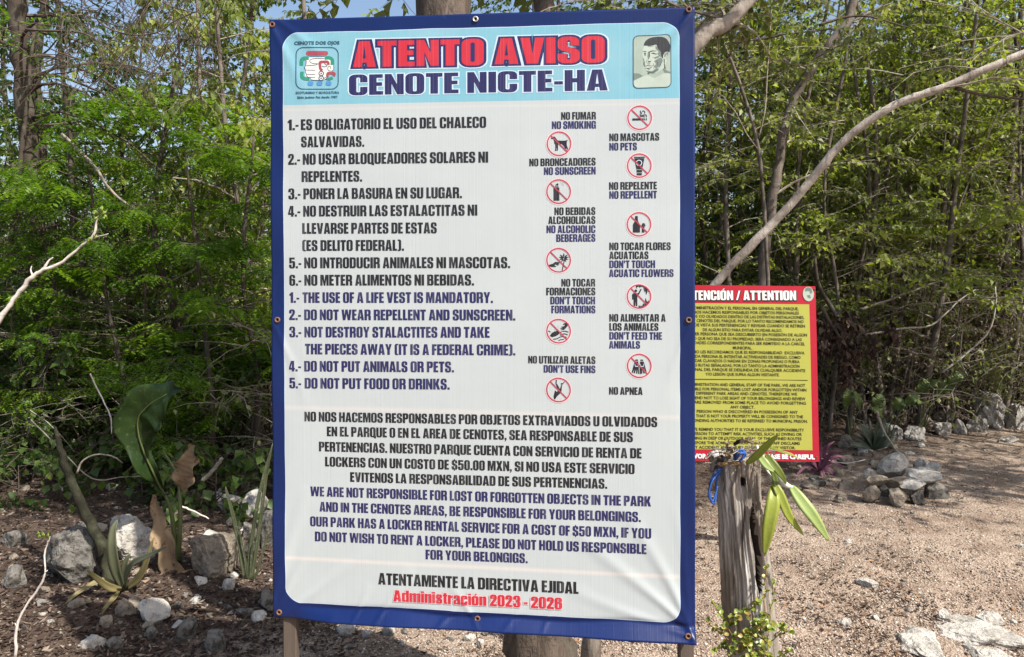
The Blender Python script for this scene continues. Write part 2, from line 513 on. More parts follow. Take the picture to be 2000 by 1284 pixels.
_font_cache = {}
def font_text(pr, text, x0, x1, y0, cap, bold=0.03, y1=None):
    """thin lettering from the built-in face, fitted between two pixels"""
    cu = bpy.data.curves.new('lettering', 'FONT')
    cu.body = text; cu.size = 1.0; cu.offset = bold; cu.resolution_u = 2; cu.fill_mode = 'FRONT'
    ob = bpy.data.objects.new('lettering_source', cu)
    COL.objects.link(ob)
    dg = bpy.context.evaluated_depsgraph_get()
    me = bpy.data.meshes.new_from_object(ob.evaluated_get(dg))
    co = np.empty(len(me.vertices) * 3, np.float32); me.vertices.foreach_get('co', co); co = co.reshape(-1, 3)
    fs = [tuple(p.vertices) for p in me.polygons]
    bpy.data.objects.remove(ob); bpy.data.curves.remove(cu); bpy.data.meshes.remove(me)
    if len(co) == 0: return
    sh = pr.sheet
    A = Vector(sh.px(x0, y0)); B = Vector(sh.px(x1, y1 if y1 else y0))
    if y1 is None:
        m = Vector(sh.px((x0 + x1) / 2, y0)); A.y = B.y = m.y
    hgt = (Vector(sh.px(x0, y0 - cap)) - Vector(sh.px(x0, y0))).length
    lx, hx = co[:, 0].min(), co[:, 0].max()
    ex = (B - A) / (hx - lx)
    b = len(pr.V)
    for x, y, z in co:
        a = A.x + ex.x * (x - lx); c = A.y + ex.y * (x - lx) + y / 0.727 * hgt
        pr.V.append(sh.pos(a, c, pr.off)); pr.UV.append((a, c))
    for f in fs:
        n = sum(co[f[i-1]][0]*co[f[i]][1] - co[f[i]][0]*co[f[i-1]][1] for i in range(len(f)))
        f = f if n > 0 else f[::-1]
        pr.F.append(tuple(b + i for i in f))

# ================================================================== the big banner
def solve_banner():
    c = [(527, 39.5), (1357, 14), (1358, 1252), (534, 1205)]
    Rr = [ray(*p) for p in c]
    A = Matrix(((-Rr[1].x, Rr[2].x, -Rr[3].x), (-Rr[1].y, Rr[2].y, -Rr[3].y), (-Rr[1].z, Rr[2].z, -Rr[3].z)))
    s = A.inverted() @ (-Rr[0])
    P = [Rr[0], Rr[1] * s[0], Rr[2] * s[1], Rr[3] * s[2]]
    k = 1.2 / (P[1] - P[0]).length
    P = [EYE + p * k for p in P]
    return P[0], P[1] - P[0], P[3] - P[0]
B0, BU, BV = solve_banner()
BW, BH = BU.length, BV.length

def crease(a, b, cx, cy, ang, length, amp, wid, start=0.0):
    """a soft pulled fold running out of a corner"""
    dx, dy = a - cx, b - cy
    c, s = math.cos(ang), math.sin(ang)
    t = dx * c + dy * s; n = -dx * s + dy * c
    if t < -0.02 or t > length: return 0.0
    n += 0.012 * math.sin(t * 9 + ang * 3)
    w = wid * (0.35 + t / length)
    return amp * math.exp(-(n / w) ** 2) * min(1, max(0, (t + .02) / .05)) * (1 - t / length) ** 0.7

def bdisp(a, b):
    d = 0.0
    # bottom hem turned out below a pulled line
    e = -BH + 0.030 + 0.006 * a + 0.004 * math.sin(a * 7) + 0.003 * math.sin(a * 19 + 1)
    fx = min(1, max(0, (a - 0.06) / 0.12))
    if b < e: d += fx * (e - b) * 0.75
    d -= fx * 0.004 * math.exp(-((b - e) / 0.008) ** 2)
    # broad belly and tension folds
    d += 0.006 * math.sin(math.pi * a / BW) * math.sin(math.pi * -b / BH)
    R_, L_, T_, Bo = BW, 0, 0, -BH
    for cx, cy, ang, ln, am, wd in (
        (R_, T_, R(228), .26, .0042, .016), (R_, T_, R(246), .22, .0036, .013), (R_, T_, R(212), .20, -.0025, .013),
        (R_, Bo, R(118), .42, .0050, .018), (R_, Bo, R(137), .50, .0045, .020), (R_, Bo, R(158), .40, .0034, .016), (R_, Bo, R(100), .40, .003, .014),
        (L_, Bo, R(76), .40, .0052, .020), (L_, Bo, R(58), .34, .0036, .016), (L_, Bo, R(33), .36, .0032, .016),
        (L_, T_, R(-35), .28, .0026, .016), (L_, T_, R(-68), .30, .0030, .018),
        (.30, Bo, R(52), .20, .0030, .012), (.47, Bo, R(40), .22, .0030, .013), (.66, Bo, R(45), .16, .0022, .012), (.60, Bo, R(128), .18, .0024, .012),
        (L_, -.85, R(80), .25, .002, .014), (L_, -.85, R(-70), .3, .0022, .014), (R_, -.85, R(250), .25, .002, .014),
        (.24, Bo, R(60), .12, .0028, .01), (.78, Bo, R(60), .14, .002, .01)):
        d += crease(a, b, cx, cy, ang, ln, am, wd)
    # edge flutter between eyelets
    for ed, w in ((a, .03), (BW - a, .03)):
        d += 0.003 * math.exp(-(ed / w) ** 2) * math.sin(b * 13 + 2 * (ed == a))
    return d

NX_, NY_ = 240, 344
_bg = np.array([[bdisp(BW * i / NX_, -BH * j / NY_) for i in range(NX_ + 1)] for j in range(NY_ + 1)])
def bgrid(a, b):
    x = min(max(a / BW * NX_, 0), NX_ - 1e-6); y = min(max(-b / BH * NY_, 0), NY_ - 1e-6)
    i, j = int(x), int(y); fx, fy = x - i, y - j
    return float((_bg[j, i] * (1-fx) + _bg[j, i+1] * fx) * (1-fy) + (_bg[j+1, i] * (1-fx) + _bg[j+1, i+1] * fx) * fy)
BS = Sheet(B0, BU, BV, bgrid)

# ---- vinyl material with the printed panel, header and border
def banner_fields(t):
    uv = t.coord('UV')
    sep = t.n('ShaderNodeSeparateXYZ'); t.l(uv, sep.inputs[0])
    return uv, sep.outputs[0], sep.outputs[1]

def vinyl_normal(t, uv):
    # corrugated plastic look: very fine vertical ribs, plus soft dents
    mp = t.mapping(uv, (1, 0.002, 1))
    w = t.noise(170, mp, 2, 0.6)
    w2 = t.noise(520, mp, 1, 0.5)
    soft = t.noise(6, uv, 3, 0.5)
    h = t.math('ADD', t.math('ADD', t.math('MULTIPLY', w, 0.5), t.math('MULTIPLY', w2, 0.3)), t.math('MULTIPLY', soft, 2.2))
    return t.bump(h, 0.3, 0.0022)

def grime(t, uv, col):
    n = t.noise(3.2, uv, 5, 0.6)
    col = t.mix(t.math('MULTIPLY', t.ramp(n, [(0.45, (0, 0, 0)), (0.75, (1, 1, 1))]), 0.16), col, (0.50, 0.55, 0.53))
    st = t.noise(60, t.mapping(uv, (1, 0.05, 1)), 3, 0.6)
    col = t.mix(t.math('MULTIPLY', t.ramp(st, [(0.55, (0, 0, 0)), (0.75, (1, 1, 1))]), 0.10), col, (0.35, 0.36, 0.33))
    dr = t.noise(75, t.mapping(uv, (1, 0.16, 1)), 5, 0.7)
    col = t.mix(t.math('MULTIPLY', t.ramp(dr, [(0.70, (0, 0, 0)), (0.76, (1, 1, 1))]), 0.5), col, (0.16, 0.16, 0.14))
    sp = t.noise(120, uv, 3, 0.7)
    col = t.mix(t.math('MULTIPLY', t.ramp(sp, [(0.72, (0, 0, 0)), (0.76, (1, 1, 1))]), 0.35), col, (0.2, 0.18, 0.14))
    rib = t.noise(210, t.mapping(uv, (1, 0.002, 1)), 1, 0.5)
    col = t.mix(t.math('MULTIPLY', t.ramp(rib, [(0.5, (0, 0, 0)), (0.72, (1, 1, 1))]), 0.15), col, (0.42, 0.47, 0.46))
    return col

def banner_material():
    t = NT('banner_vinyl')
    uv, x, y = banner_fields(t)
    pl = [BS.px(*p) for p in ((553, 300), (560, 1150))]; pr = [BS.px(*p) for p in ((1327, 200), (1327, 1150))]
    pt = [BS.px(*p) for p in ((600, 65), (1290, 44))]; pb = [BS.px(*p) for p in ((620, 1179), (1280, 1214))]
    hd = [BS.px(*p) for p in ((556, 206.5), (1327, 192))]
    X0 = (pl[0][0] + pl[1][0]) / 2; X1 = (pr[0][0] + pr[1][0]) / 2
    Y1 = (pt[0][1] + pt[1][1]) / 2; Y0 = (pb[0][1] + pb[1][1]) / 2
    YH = (hd[0][1] + hd[1][1]) / 2
    rad = 0.045
    cx, cy, hx, hy = (X0+X1)/2, (Y0+Y1)/2, (X1-X0)/2 - rad, (Y1-Y0)/2 - rad
    wob = t.math('MULTIPLY', t.math('SUBTRACT', t.noise(5, uv, 2), 0.5), 0.006)
    dx = t.math('MAXIMUM', t.math('SUBTRACT', t.math('ABSOLUTE', t.math('SUBTRACT', x, cx)), hx), 0.0)
    dy = t.math('MAXIMUM', t.math('SUBTRACT', t.math('ABSOLUTE', t.math('SUBTRACT', y, cy)), hy), 0.0)
    d = t.math('SQRT', t.math('ADD', t.math('MULTIPLY', dx, dx), t.math('MULTIPLY', dy, dy)))
    d = t.math('ADD', d, wob)
    inner = t.math('MULTIPLY', t.math('SUBTRACT', rad, d), 1500.0, clamp=True)
    rim = t.math('MULTIPLY', t.math('SUBTRACT', rad + 0.0015, d), 1500.0, clamp=True)
    head = t.math('MULTIPLY', t.math('SUBTRACT', y, YH), 1500.0, clamp=True)
    white = (0.385, 0.418, 0.425)
    # sun-faded glue bands across the sheet
    for q, w, k in ((BS.px(940, 806)[1], .011, .5), (BS.px(940, 1108)[1], .009, .8), (BS.px(940, 208)[1], .006, .3)):
        yy = t.math('ADD', y, t.math('MULTIPLY', t.noise(1.5, uv, 1), 0.008))
        band = t.math('SUBTRACT', 1.0, t.math('MULTIPLY', t.math('ABSOLUTE', t.math('SUBTRACT', yy, q + .004)), 1 / w), clamp=True)
        white = t.mix(t.math('MULTIPLY', band, k), white, (0.53, 0.49, 0.46))
    headc = t.mix(t.noise(9, uv, 3), (0.13, 0.33, 0.42), (0.17, 0.38, 0.46))
    col = t.mix(head, white, headc)
    col = grime(t, uv, col)
    sc = t.noise(26, t.mapping(uv, (1, .35, 1), (0, 0, .5)), 7, 0.75)
    blue = t.mix(t.noise(4, uv, 4), (0.002, 0.008, 0.056), (0.003, 0.018, 0.105))
    blue = t.mix(t.math('MULTIPLY', t.ramp(sc, [(0.66, (0, 0, 0)), (0.72, (1, 1, 1))]), 0.35), blue, (0.07, 0.11, 0.26))
    base = t.mix(rim, blue, (0.45, 0.55, 0.68))
    col = t.mix(inner, base, col)
    return t.end(t.bsdf(col, 0.36, 0.35, vinyl_normal(t, uv)))

def print_mat(name, c, chips=0.0):
    t = NT(name)
    uv = t.coord('UV')
    n = t.noise(11, uv, 4)
    col = t.mix(n, tuple(v * 0.85 for v in c), tuple(min(1, v * 1.2 + .004) for v in c))
    rib = t.noise(210, t.mapping(uv, (1, 0.002, 1)), 1, 0.5)
    col = t.mix(t.math('MULTIPLY', t.ramp(rib, [(0.52, (0, 0, 0)), (0.72, (1, 1, 1))]), 0.10), col, (0.5, 0.5, 0.55))
    ch = t.noise(45, uv, 3, 0.7)
    col = t.mix(t.ramp(ch, [(0.80, (0, 0, 0)), (0.82, (1, 1, 1))]), col, (0.5, 0.52, 0.52))
    return t.end(t.bsdf(col, 0.42, 0.4, vinyl_normal(t, uv)))

M_ink = print_mat('black_ink', (0.008, 0.008, 0.010))
M_navy = print_mat('navy_ink', (0.013, 0.012, 0.070))
M_red = print_mat('red_ink', (0.42, 0.016, 0.030))
M_ring = print_mat('dark_red_ink', (0.33, 0.025, 0.05))
M_pink = print_mat('pale_pink_ink', (0.52, 0.40, 0.41))
M_halo = print_mat('white_ink', (0.42, 0.52, 0.60))
M_cream = print_mat('cream_ink', (0.66, 0.60, 0.56))
M_green = print_mat('green_ink', (0.02, 0.20, 0.13))
M_maroon = print_mat('maroon_ink', (0.28, 0.05, 0.07))
M_sky = print_mat('blue_ink', (0.06, 0.20, 0.42))
M_dblue = print_mat('dark_blue_ink', (0.02, 0.07, 0.12))
M_pgrey = print_mat('sketch_grey', (0.27, 0.33, 0.28))
M_pgrey2 = print_mat('sketch_mid', (0.13, 0.165, 0.145))
M_pdark = print_mat('sketch_dark', (0.025, 0.027, 0.028))
M_ppale = print_mat('sketch_pale', (0.36, 0.42, 0.36))

banner = empty('banner', B0 + BU * .5 + BV, 'large white notice banner with blue border and numbered cenote rules', 'banner')
nx, ny = NX_, NY_
V = []; UV = []
for j in range(ny + 1):
    for i in range(nx + 1):
        a, b = BW * i / nx, -BH * j / ny
        V.append(BS.pos(a, b)); UV.append((a, b))
front = len(V)
V += [v - BS.n * 0.0025 for v in V]; UV += UV[:]
Fc = []
for j in range(ny):
    for i in range(nx):
        p = j * (nx + 1) + i
        Fc.append((p, p + nx + 1, p + nx + 2, p + 1))
        Fc.append((front + p, front + p + 1, front + p + nx + 2, front + p + nx + 1))
ring = [i for i in range(nx + 1)] + [j * (nx + 1) + nx for j in range(1, ny + 1)] + [ny * (nx + 1) + i for i in range(nx - 1, -1, -1)] + [j * (nx + 1) for j in range(ny - 1, 0, -1)]
for i in range(len(ring)):
    a, b = ring[i - 1], ring[i]
    Fc.append((a, b, front + b, front + a))
link('vinyl_sheet', mesh('vinyl_sheet', V, Fc, banner_material(), smooth=True, uv=UV), banner)

OFF = 0.00045
BK, NV = 'k', 'n'
LINES = [
 ("1.-", 562, 583.5, 255, 254.6, 21, BK), ("ES OBLIGATORIO EL USO DEL CHALECO", 588, 950, 254.6, 250.4, 21, BK),
 ("SALVAVIDAS.", 588.5, 712, 288.2, 287.4, 21, BK),
 ("2.-", 563, 586.5, 322.5, 322, 21, BK), ("NO USAR BLOQUEADORES SOLARES NI", 591.7, 954, 322.2, 318.6, 21, BK),
 ("REPELENTES.", 589.5, 708, 356, 355.4, 21, BK),
 ("3.-", 563.5, 587.5, 389.8, 389.4, 21, BK), ("PONER LA BASURA EN SU LUGAR.", 593, 903, 389.6, 388, 21, BK),
 ("4.-", 563, 587, 423.6, 423.5, 21, BK), ("NO DESTRUIR LAS ESTALACTITAS NI", 592.6, 933, 423.5, 422, 21, BK),
 ("LLEVARSE PARTES DE ESTAS", 590.8, 854, 457.2, 456.6, 21, BK),
 ("(ES DELITO FEDERAL).", 591, 790, 490.6, 490.4, 21, BK),
 ("5.-", 565, 589, 524.5, 524.5, 21, BK), ("NO INTRODUCIR ANIMALES NI MASCOTAS.", 594.7, 997, 524.4, 524.4, 21, BK),
 ("6.-", 565.5, 589, 558.3, 558.3, 21, BK), ("NO METER ALIMENTOS NI BEBIDAS.", 595, 926.5, 558.2, 558.2, 21, BK),
 ("1.-", 565.5, 585, 591.8, 591.8, 20.6, NV), ("THE USE OF A LIFE VEST IS MANDATORY.", 591.5, 963.5, 591.9, 592.2, 20.6, NV),
 ("2.-", 565, 588.5, 625.4, 625.5, 20.6, NV), ("DO NOT WEAR REPELLENT AND SUNSCREEN.", 594.5, 1007, 625.5, 626.4, 20.6, NV),
 ("3.-", 565.5, 589, 659, 659.1, 20.6, NV), ("NOT DESTROY STALACTITES AND TAKE", 595, 957, 659.2, 660, 20.6, NV),
 ("THE PIECES AWAY (IT IS A FEDERAL CRIME).", 596.3, 1007, 692.3, 694.4, 20.6, NV),
 ("4.-", 565, 588.5, 725.6, 725.8, 20.6, NV), ("DO NOT PUT ANIMALS OR PETS.", 594.5, 887.5, 725.8, 727.4, 20.6, NV),
 ("5.-", 565.5, 589, 758.6, 758.9, 20.6, NV), ("DO NOT PUT FOOD OR DRINKS.", 595.5, 879, 759, 761, 20.6, NV),
 ("NO NOS HACEMOS RESPONSABLES POR OBJETOS EXTRAVIADOS U OLVIDADOS", 595, 1283.7, 823, 834.4, 18.7, BK),
 ("EN EL PARQUE O EN EL AREA DE CENOTES, SEA RESPONSABLE DE SUS", 639, 1236, 852, 863.7, 18.9, BK),
 ("PERTENENCIAS. NUESTRO PARQUE CUENTA CON SERVICIO DE RENTA DE", 623.5, 1253, 881.6, 895.5, 18.9, BK),
 ("LOCKERS CON UN COSTO DE $50.00 MXN, SI NO USA ESTE SERVICIO", 635.5, 1239.5, 911, 926, 18.9, BK),
 ("EVITENOS LA RESPONSABILIDAD DE SUS PERTENENCIAS.", 684.5, 1186, 941, 954.6, 18.9, BK),
 ("WE ARE NOT RESPONSIBLE FOR LOST OR FORGOTTEN OBJECTS IN THE PARK", 606.5, 1271.5, 969, 989.4, 18.9, NV),
 ("AND IN THE CENOTES AREAS, BE RESPONSIBLE FOR YOUR BELONGINGS.", 624.5, 1251.6, 999, 1019.7, 18.9, NV),
 ("OUR PARK HAS A LOCKER RENTAL SERVICE FOR A COST OF $50 MXN, IF YOU", 606, 1272, 1027.6, 1052, 18.9, NV),
 ("DO NOT WISH TO RENT A LOCKER, PLEASE DO NOT HOLD US RESPONSIBLE", 615.5, 1262.5, 1057, 1082.4, 18.9, NV),
 ("FOR YOUR BELONGIGS.", 831.6, 1030.8, 1092.3, 1100, 19, NV),
 ("ATENTAMENTE LA DIRECTIVA EJIDAL", 739, 1130, 1141.4, 1160, 22.6, BK),
 ("NO FUMAR", 1096, 1164, 234.8, 234, 14.8, BK), ("NO SMOKING", 1078, 1164, 252.8, 251.9, 14.8, NV),
 ("NO MASCOTAS", 1190, 1287.5, 276.5, 275, 14.8, BK), ("NO PETS", 1190, 1244, 294.8, 294, 14.8, NV),
 ("NO BRONCEADORES", 1034, 1163.5, 325.8, 323.8, 14.8, BK), ("NO SUNSCREEN", 1062.5, 1163.5, 342.6, 341.4, 14.8, NV),
 ("NO REPELENTE", 1189.5, 1283, 371.5, 370.2, 14.8, BK), ("NO REPELLENT", 1190, 1283, 389, 388, 14.8, NV),
 ("NO BEBIDAS", 1083, 1163, 421, 420.3, 14.8, BK), ("ALCOHOLICAS", 1071, 1163, 438.4, 437.8, 14.8, BK),
 ("NO ALCOHOLIC", 1067.5, 1163, 456, 455.6, 14.8, NV), ("BEBERAGES", 1086.5, 1163, 473.2, 472.6, 14.8, NV),
 ("NO TOCAR FLORES", 1190, 1310, 489.2, 488.7, 14.8, BK), ("ACUATICAS", 1190, 1266.5, 506.8, 506.4, 14.8, BK),
 ("DON'T TOUCH", 1190, 1279.5, 524.2, 523.8, 14.8, NV), ("ACUATIC FLOWERS", 1189.5, 1315.5, 541.6, 541.2, 14.8, NV),
 ("NO TOCAR", 1096.5, 1162.5, 560.2, 560, 14.8, BK), ("FORMACIONES", 1067, 1163, 577.3, 577.2, 14.8, BK),
 ("DON'T TOUCH", 1075, 1162.5, 594.8, 594.8, 14.8, NV), ("FORMATIONS", 1077, 1163, 612.2, 612.2, 14.8, NV),
 ("NO ALIMENTAR A", 1190, 1300, 628.4, 628.6, 14.6, BK), ("LOS ANIMALES", 1190, 1286, 646, 646.3, 14.6, BK),
 ("DON'T FEED THE", 1190, 1293, 663.5, 663.9, 14.6, NV), ("ANIMALS", 1189.5, 1250, 681, 681.2, 14.6, NV),
 ("NO UTILIZAR ALETAS", 1032, 1163, 709.8, 711.2, 14.6, BK), ("DON'T USE FINS", 1062, 1163, 727.8, 729, 14.6, NV),
 ("NO APNEA", 1189.5, 1255, 770.8, 771.6, 14.6, BK),
]
for tx, x0, x1, y0, y1, cap, c in LINES:
    p = Print(BS, OFF)
    put_text(p, tx, x0, x1, y0, y1, cap)
    p.obj('lettering', M_ink if c == BK else M_navy, banner)
p = Print(BS, OFF + .0008); put_text(p, "Administración 2023 - 2026", 769, 1098, 1174, 1190, 22, grow=.07, zstep=1e-4)
p.obj('lettering_outline', M_pink, banner)
p = Print(BS, OFF + .0014); put_text(p, "Administración 2023 - 2026", 769, 1098, 1174, 1190, 22)
p.obj('lettering', M_red, banner, 'red lettering of the administration years')
for tx, x0, x1, y0, y1, cap in (("ATENTO", 690, 945, 132, 128, 50.5), ("AVISO", 966, 1181, 126.5, 122.3, 50.5)):
    for gr, off, m, nm in ((.115, 0, M_halo, 'lettering_halo'), (.072, .00015, M_navy, 'lettering_outline'), (0, .0003, M_red, 'lettering')):
        p = Print(BS, OFF + off)
        put_text(p, tx, x0, x1, y0, y1, cap, grow=gr, zstep=(4e-5 if gr else 0))
        p.obj(nm, m, banner)
for gr, off, m, nm in ((.045, 0, M_halo, 'lettering_halo'), (0, .00015, M_navy, 'lettering')):
    p = Print(BS, OFF + off); put_text(p, "CENOTE NICTE-HA", 682, 1187, 187, 177.4, 40, grow=gr, zstep=(4e-5 if gr else 0)); p.obj(nm, m, banner)

# ---- pictograms: circle radius 1, y up, drawn in the ring's own frame
def circle(cx, cy, r, n=40, ry=None): return [(cx + r * math.cos(2*math.pi*i/n), cy + (ry or r) * math.sin(2*math.pi*i/n)) for i in range(n)]
def stroke(pts, w):
    P = [Vector(p) for p in pts]; Lf = []; Rt = []
    for i, p in enumerate(P):
        d = (P[min(i+1, len(P)-1)] - P[max(i-1, 0)]).normalized(); n = Vector((-d.y, d.x))
        ww = w[i] if isinstance(w, (list, tuple)) else w
        Lf.append(tuple(p + n * ww / 2)); Rt.append(tuple(p - n * ww / 2))
    return Lf + Rt[::-1]
def rrect(x0, y0, x1, y1, r): return fillet([(x0, y0, r), (x0, y1, r), (x1, y1, r), (x1, y0, r)], 6)
def sp2(pts, n=14): return [(v.x, v.y) for v in spline([(a, b, 0) for a, b in pts], n)]

ICONS = {
 'cigarette': ((1249.3, 230.6), [[(-.60,-.05),(.32,-.05),(.32,-.22),(-.60,-.22)], [(.36,-.05),(.43,-.05),(.43,-.22),(.36,-.22)], [(.50,-.05),(.58,-.05),(.58,-.22),(.50,-.22)],
    stroke(sp2([(.55,.03),(.55,.16),(.46,.24),(.32,.22),(.22,.20),(.12,.24)]), .07), stroke(sp2([(.38,.02),(.36,.12),(.22,.10),(.08,.12),(.04,.30),(.18,.38),(.04,.48),(.10,.58)]), .07), stroke(sp2([(.20,.52),(.34,.56),(.42,.44),(.38,.34)]), .07)]),
 'dog': ((1092, 281.6), [[(-.66,.46),(-.62,.40),(-.50,.40),(-.44,.34),(-.40,.20),(-.38,.02),(-.30,-.06),(-.30,-.40),(-.34,-.58),(-.24,-.58),(-.22,-.50),(-.20,-.20),(-.17,-.40),(-.20,-.56),(-.10,-.56),(-.08,-.40),(-.08,-.06),(.22,-.02),(.38,-.18),(.48,-.36),(.42,-.54),(.52,-.54),(.58,-.36),(.66,-.46),(.60,-.56),(.68,-.56),(.73,-.40),(.66,-.22),(.62,-.02),(.64,.20),(.72,.28),(.68,.31),(.54,.25),(.20,.24),(-.10,.26),(-.22,.40),(-.30,.54),(-.42,.60),(-.52,.54)]]),
 'sunscreen_tube': ((1248.6, 324), [[(-.42,.72),(.44,.72),(.44,.64),(-.42,.64)], [(-.40,.60),(.42,.60),(.24,-.30),(-.24,-.30)], [(-.24,-.36),(.24,-.36),(.22,-.56),(-.22,-.56)], [(-.22,-.62),(.22,-.62),(.20,-.80),(-.20,-.80)]]),
 'spray_can': ((1091.3, 375), [fillet([(-.42,-.74),(-.42,.36,.12),(.06,.36,.12),(.06,-.74)]), [(-.30,.42),(.0,.42),(-.02,.48),(-.28,.48)], [(-.28,.54),(-.04,.52),(.0,.62),(-.08,.68),(-.20,.60)],
    circle(.16,.72,.02,6), circle(.24,.66,.02,6), circle(.32,.70,.02,6), circle(.22,.56,.02,6), circle(.32,.58,.02,6), circle(.42,.62,.02,6), circle(.30,.48,.02,6), circle(.40,.50,.02,6)]),
 'bottle_and_glass': ((1248, 438.6), [fillet([(-.50,-.68,.05),(-.50,.0,.1),(-.34,.24,.05),(-.31,.68),(-.10,.68),(-.08,.24,.05),(.08,.0,.1),(.08,-.68,.05)]), fillet([(.22,-.68),(.24,-.30),(.20,-.10,.05),(.28,.10,.08),(.46,.10,.08),(.54,-.10,.05),(.44,-.26),(.44,-.68)])]),
 'hand_and_flower': ((1091.3, 508.8), [[(-.80,-.38),(-.50,-.30),(-.28,-.14),(-.06,-.14),(.10,-.20),(.08,-.26),(-.06,-.23),(.06,-.32),(.04,-.36),(-.12,-.28),(-.0,-.42),(-.06,-.44),(-.26,-.34),(-.34,-.40),(-.26,-.48),(-.20,-.48),(-.20,-.54),(-.46,-.56),(-.74,-.54)],
    stroke(sp2([(.42,.04),(.44,-.15),(.38,-.40),(.30,-.75),(.26,-.92)]), .07)] + [stroke([(.42+.05*math.cos(a), .14+.05*math.sin(a)), (.42+.22*math.cos(a), .20+.22*math.sin(a)), (.42+.40*math.cos(a), .20+.40*math.sin(a))], [.04, .12, .01]) for a in [R(-25), R(8), R(40), R(90), R(140), R(172), R(205), R(-60), R(240)]]),
 'person_reaching': ((1248, 579.4), [circle(-.26,.46,.11,14), fillet([(-.50,.26,.08),(-.08,.26,.04),(.14,.64,.03),(.22,.58,.03),(.0,.16),(-.14,.06),(-.14,-.80),(-.26,-.80),(-.28,-.24),(-.32,-.80),(-.44,-.80),(-.44,.14),(-.46,-.26),(-.56,-.26),(-.56,.14)]),
    [(-.28,.92),(.20,.94),(.62,.72),(.82,.44),(.78,.34),(.72,.56),(.66,.30),(.58,.12),(.52,.48),(.44,.34),(.36,.76),(.26,.80),(.16,.80),(.06,.72),(-.02,.82),(-.14,.78),(-.20,.62)],
    [(-.06,-.90),(.0,-.70),(.08,-.84),(.16,-.72),(.24,-.84),(.34,-.56),(.44,-.62),(.54,-.10),(.66,-.46),(.78,-.30),(.80,-.46),(.56,-.76),(.30,-.92),(.0,-.97)]]),
 'hand_and_fish': ((1091.3, 647), [[(-.72,-.40),(-.56,-.16),(-.30,-.02),(-.06,.02),(.10,-.06),(.04,-.24),(-.20,-.40),(-.52,-.50)], stroke([(-.84,.0),(-.66,-.08)], .07),
    [(.84,.62),(.70,.68),(.50,.66),(.34,.58),(.36,.52),(.50,.56),(.48,.44),(.36,.38),(.22,.38),(.22,.34),(.40,.30),(.14,.26),(.16,.20),(.40,.18),(.16,.12),(.20,.08),(.46,.12),(.64,.32)],
    stroke(sp2([(.14,-.10),(.30,-.02),(.56,-.0),(.80,-.08)]), [.05]*7+[.07]*8), stroke(sp2([(.14,-.34),(.30,-.24),(.52,-.22),(.74,-.30)]), .07), stroke(sp2([(-.44,-.66),(-.14,-.62),(.16,-.46),(.44,-.44),(.66,-.50)]), .07), stroke(sp2([(-.02,-.78),(.16,-.70),(.42,-.66)]), .06),
    circle(.0,.42,.02,6), circle(-.10,.34,.02,6), circle(.02,.26,.02,6), circle(-.30,.12,.02,6), circle(-.18,.04,.02,6), circle(-.36,.0,.02,6)]),
 'swim_fins': ((1248.5, 714.8), [[(-.32,.52),(-.10,.52),(-.10,.42),(-.32,.42)], [(-.36,.36),(-.08,.36),(-.04,.0),(-.02,-.66),(-.10,-.66),(-.14,-.20),(-.18,-.64),(-.26,-.64),(-.24,-.20),(-.36,-.62),(-.46,-.60),(-.36,-.16),(-.52,-.58),(-.62,-.58),(-.44,.10)],
    [(.10,.52),(.32,.52),(.32,.42),(.10,.42)], [(.08,.36),(.36,.36),(.44,.10),(.62,-.58),(.52,-.60),(.36,-.16),(.44,-.60),(.34,-.62),(.24,-.20),(.24,-.64),(.16,-.66),(.14,-.20),(.12,-.68),(.04,-.68),(.04,.0)]]),
 'diver': ((1091, 761.6), [[(-.36,-.80),(-.24,-.72),(-.10,-.50),(.12,-.30),(.24,-.14),(.30,.40),(.22,.40),(.12,.06),(-.02,.34),(-.16,.54),(-.12,.80),(-.22,.80),(-.24,.52),(-.14,.26),(-.02,-.06),(-.14,-.16),(-.30,-.10),(-.34,-.28),(-.40,-.54)], [(.20,.44),(.34,.44),(.56,.72),(.50,.70),(.34,.56),(.20,.56)], [(-.20,-.10),(-.16,-.34),(-.22,-.34),(-.30,-.04)]]),
}
RPX = 24.0
for nm, ((cx, cy), shapes) in ICONS.items():
    c = Vector(BS.px(cx, cy))
    k = (Vector(BS.px(cx + RPX, cy)) - c).length
    T = lambda p: [(c.x + x * k, c.y + y * k) for x, y in p]
    pic = bpy.data.objects.new('pictogram', None); COL.objects.link(pic); pic.parent = banner
    pic.location = BS.pos(c.x, c.y, 0.001) - banner.location
    pic['label'] = 'red ringed prohibition pictogram showing ' + nm.replace('_', ' ')
    p = Print(BS, OFF); p.poly([T(circle(0, 0, 1.10, 48)), T(circle(0, 0, .86, 48))]); p.obj('ring_halo', M_pink, pic)
    p = Print(BS, OFF + .0001)
    for i, s in enumerate(shapes): p.poly([T(s)], i * 8e-6)
    p.obj('silhouette', M_ink, pic)
    if nm == 'sunscreen_tube':
        p = Print(BS, OFF + .0003); p.poly([T(circle(-.02, .22, .25, 24)), T(circle(-.02, .22, .19, 24))]); p.obj('silhouette_detail', M_halo, pic)
    if nm == 'swim_fins':
        p = Print(BS, OFF + .0003)
        for sx in (-.22, .22): p.poly([T([(sx-.16,.16),(sx-.12,-.08),(sx+.12,-.08),(sx+.16,.16),(sx+.12,.16),(sx+.09,-.02),(sx-.09,-.02),(sx-.12,.16)])])
        p.obj('silhouette_detail', M_halo, pic)
    p = Print(BS, OFF + .0004)
    p.poly([T(circle(0, 0, 1.0, 56)), T(circle(0, 0, .905, 56))])
    s = math.sqrt(.5) * .95
    p.poly([T(stroke([(-s, s), (s, -s)], .10))], 5e-5)
    p.obj('ring', M_ring, pic)

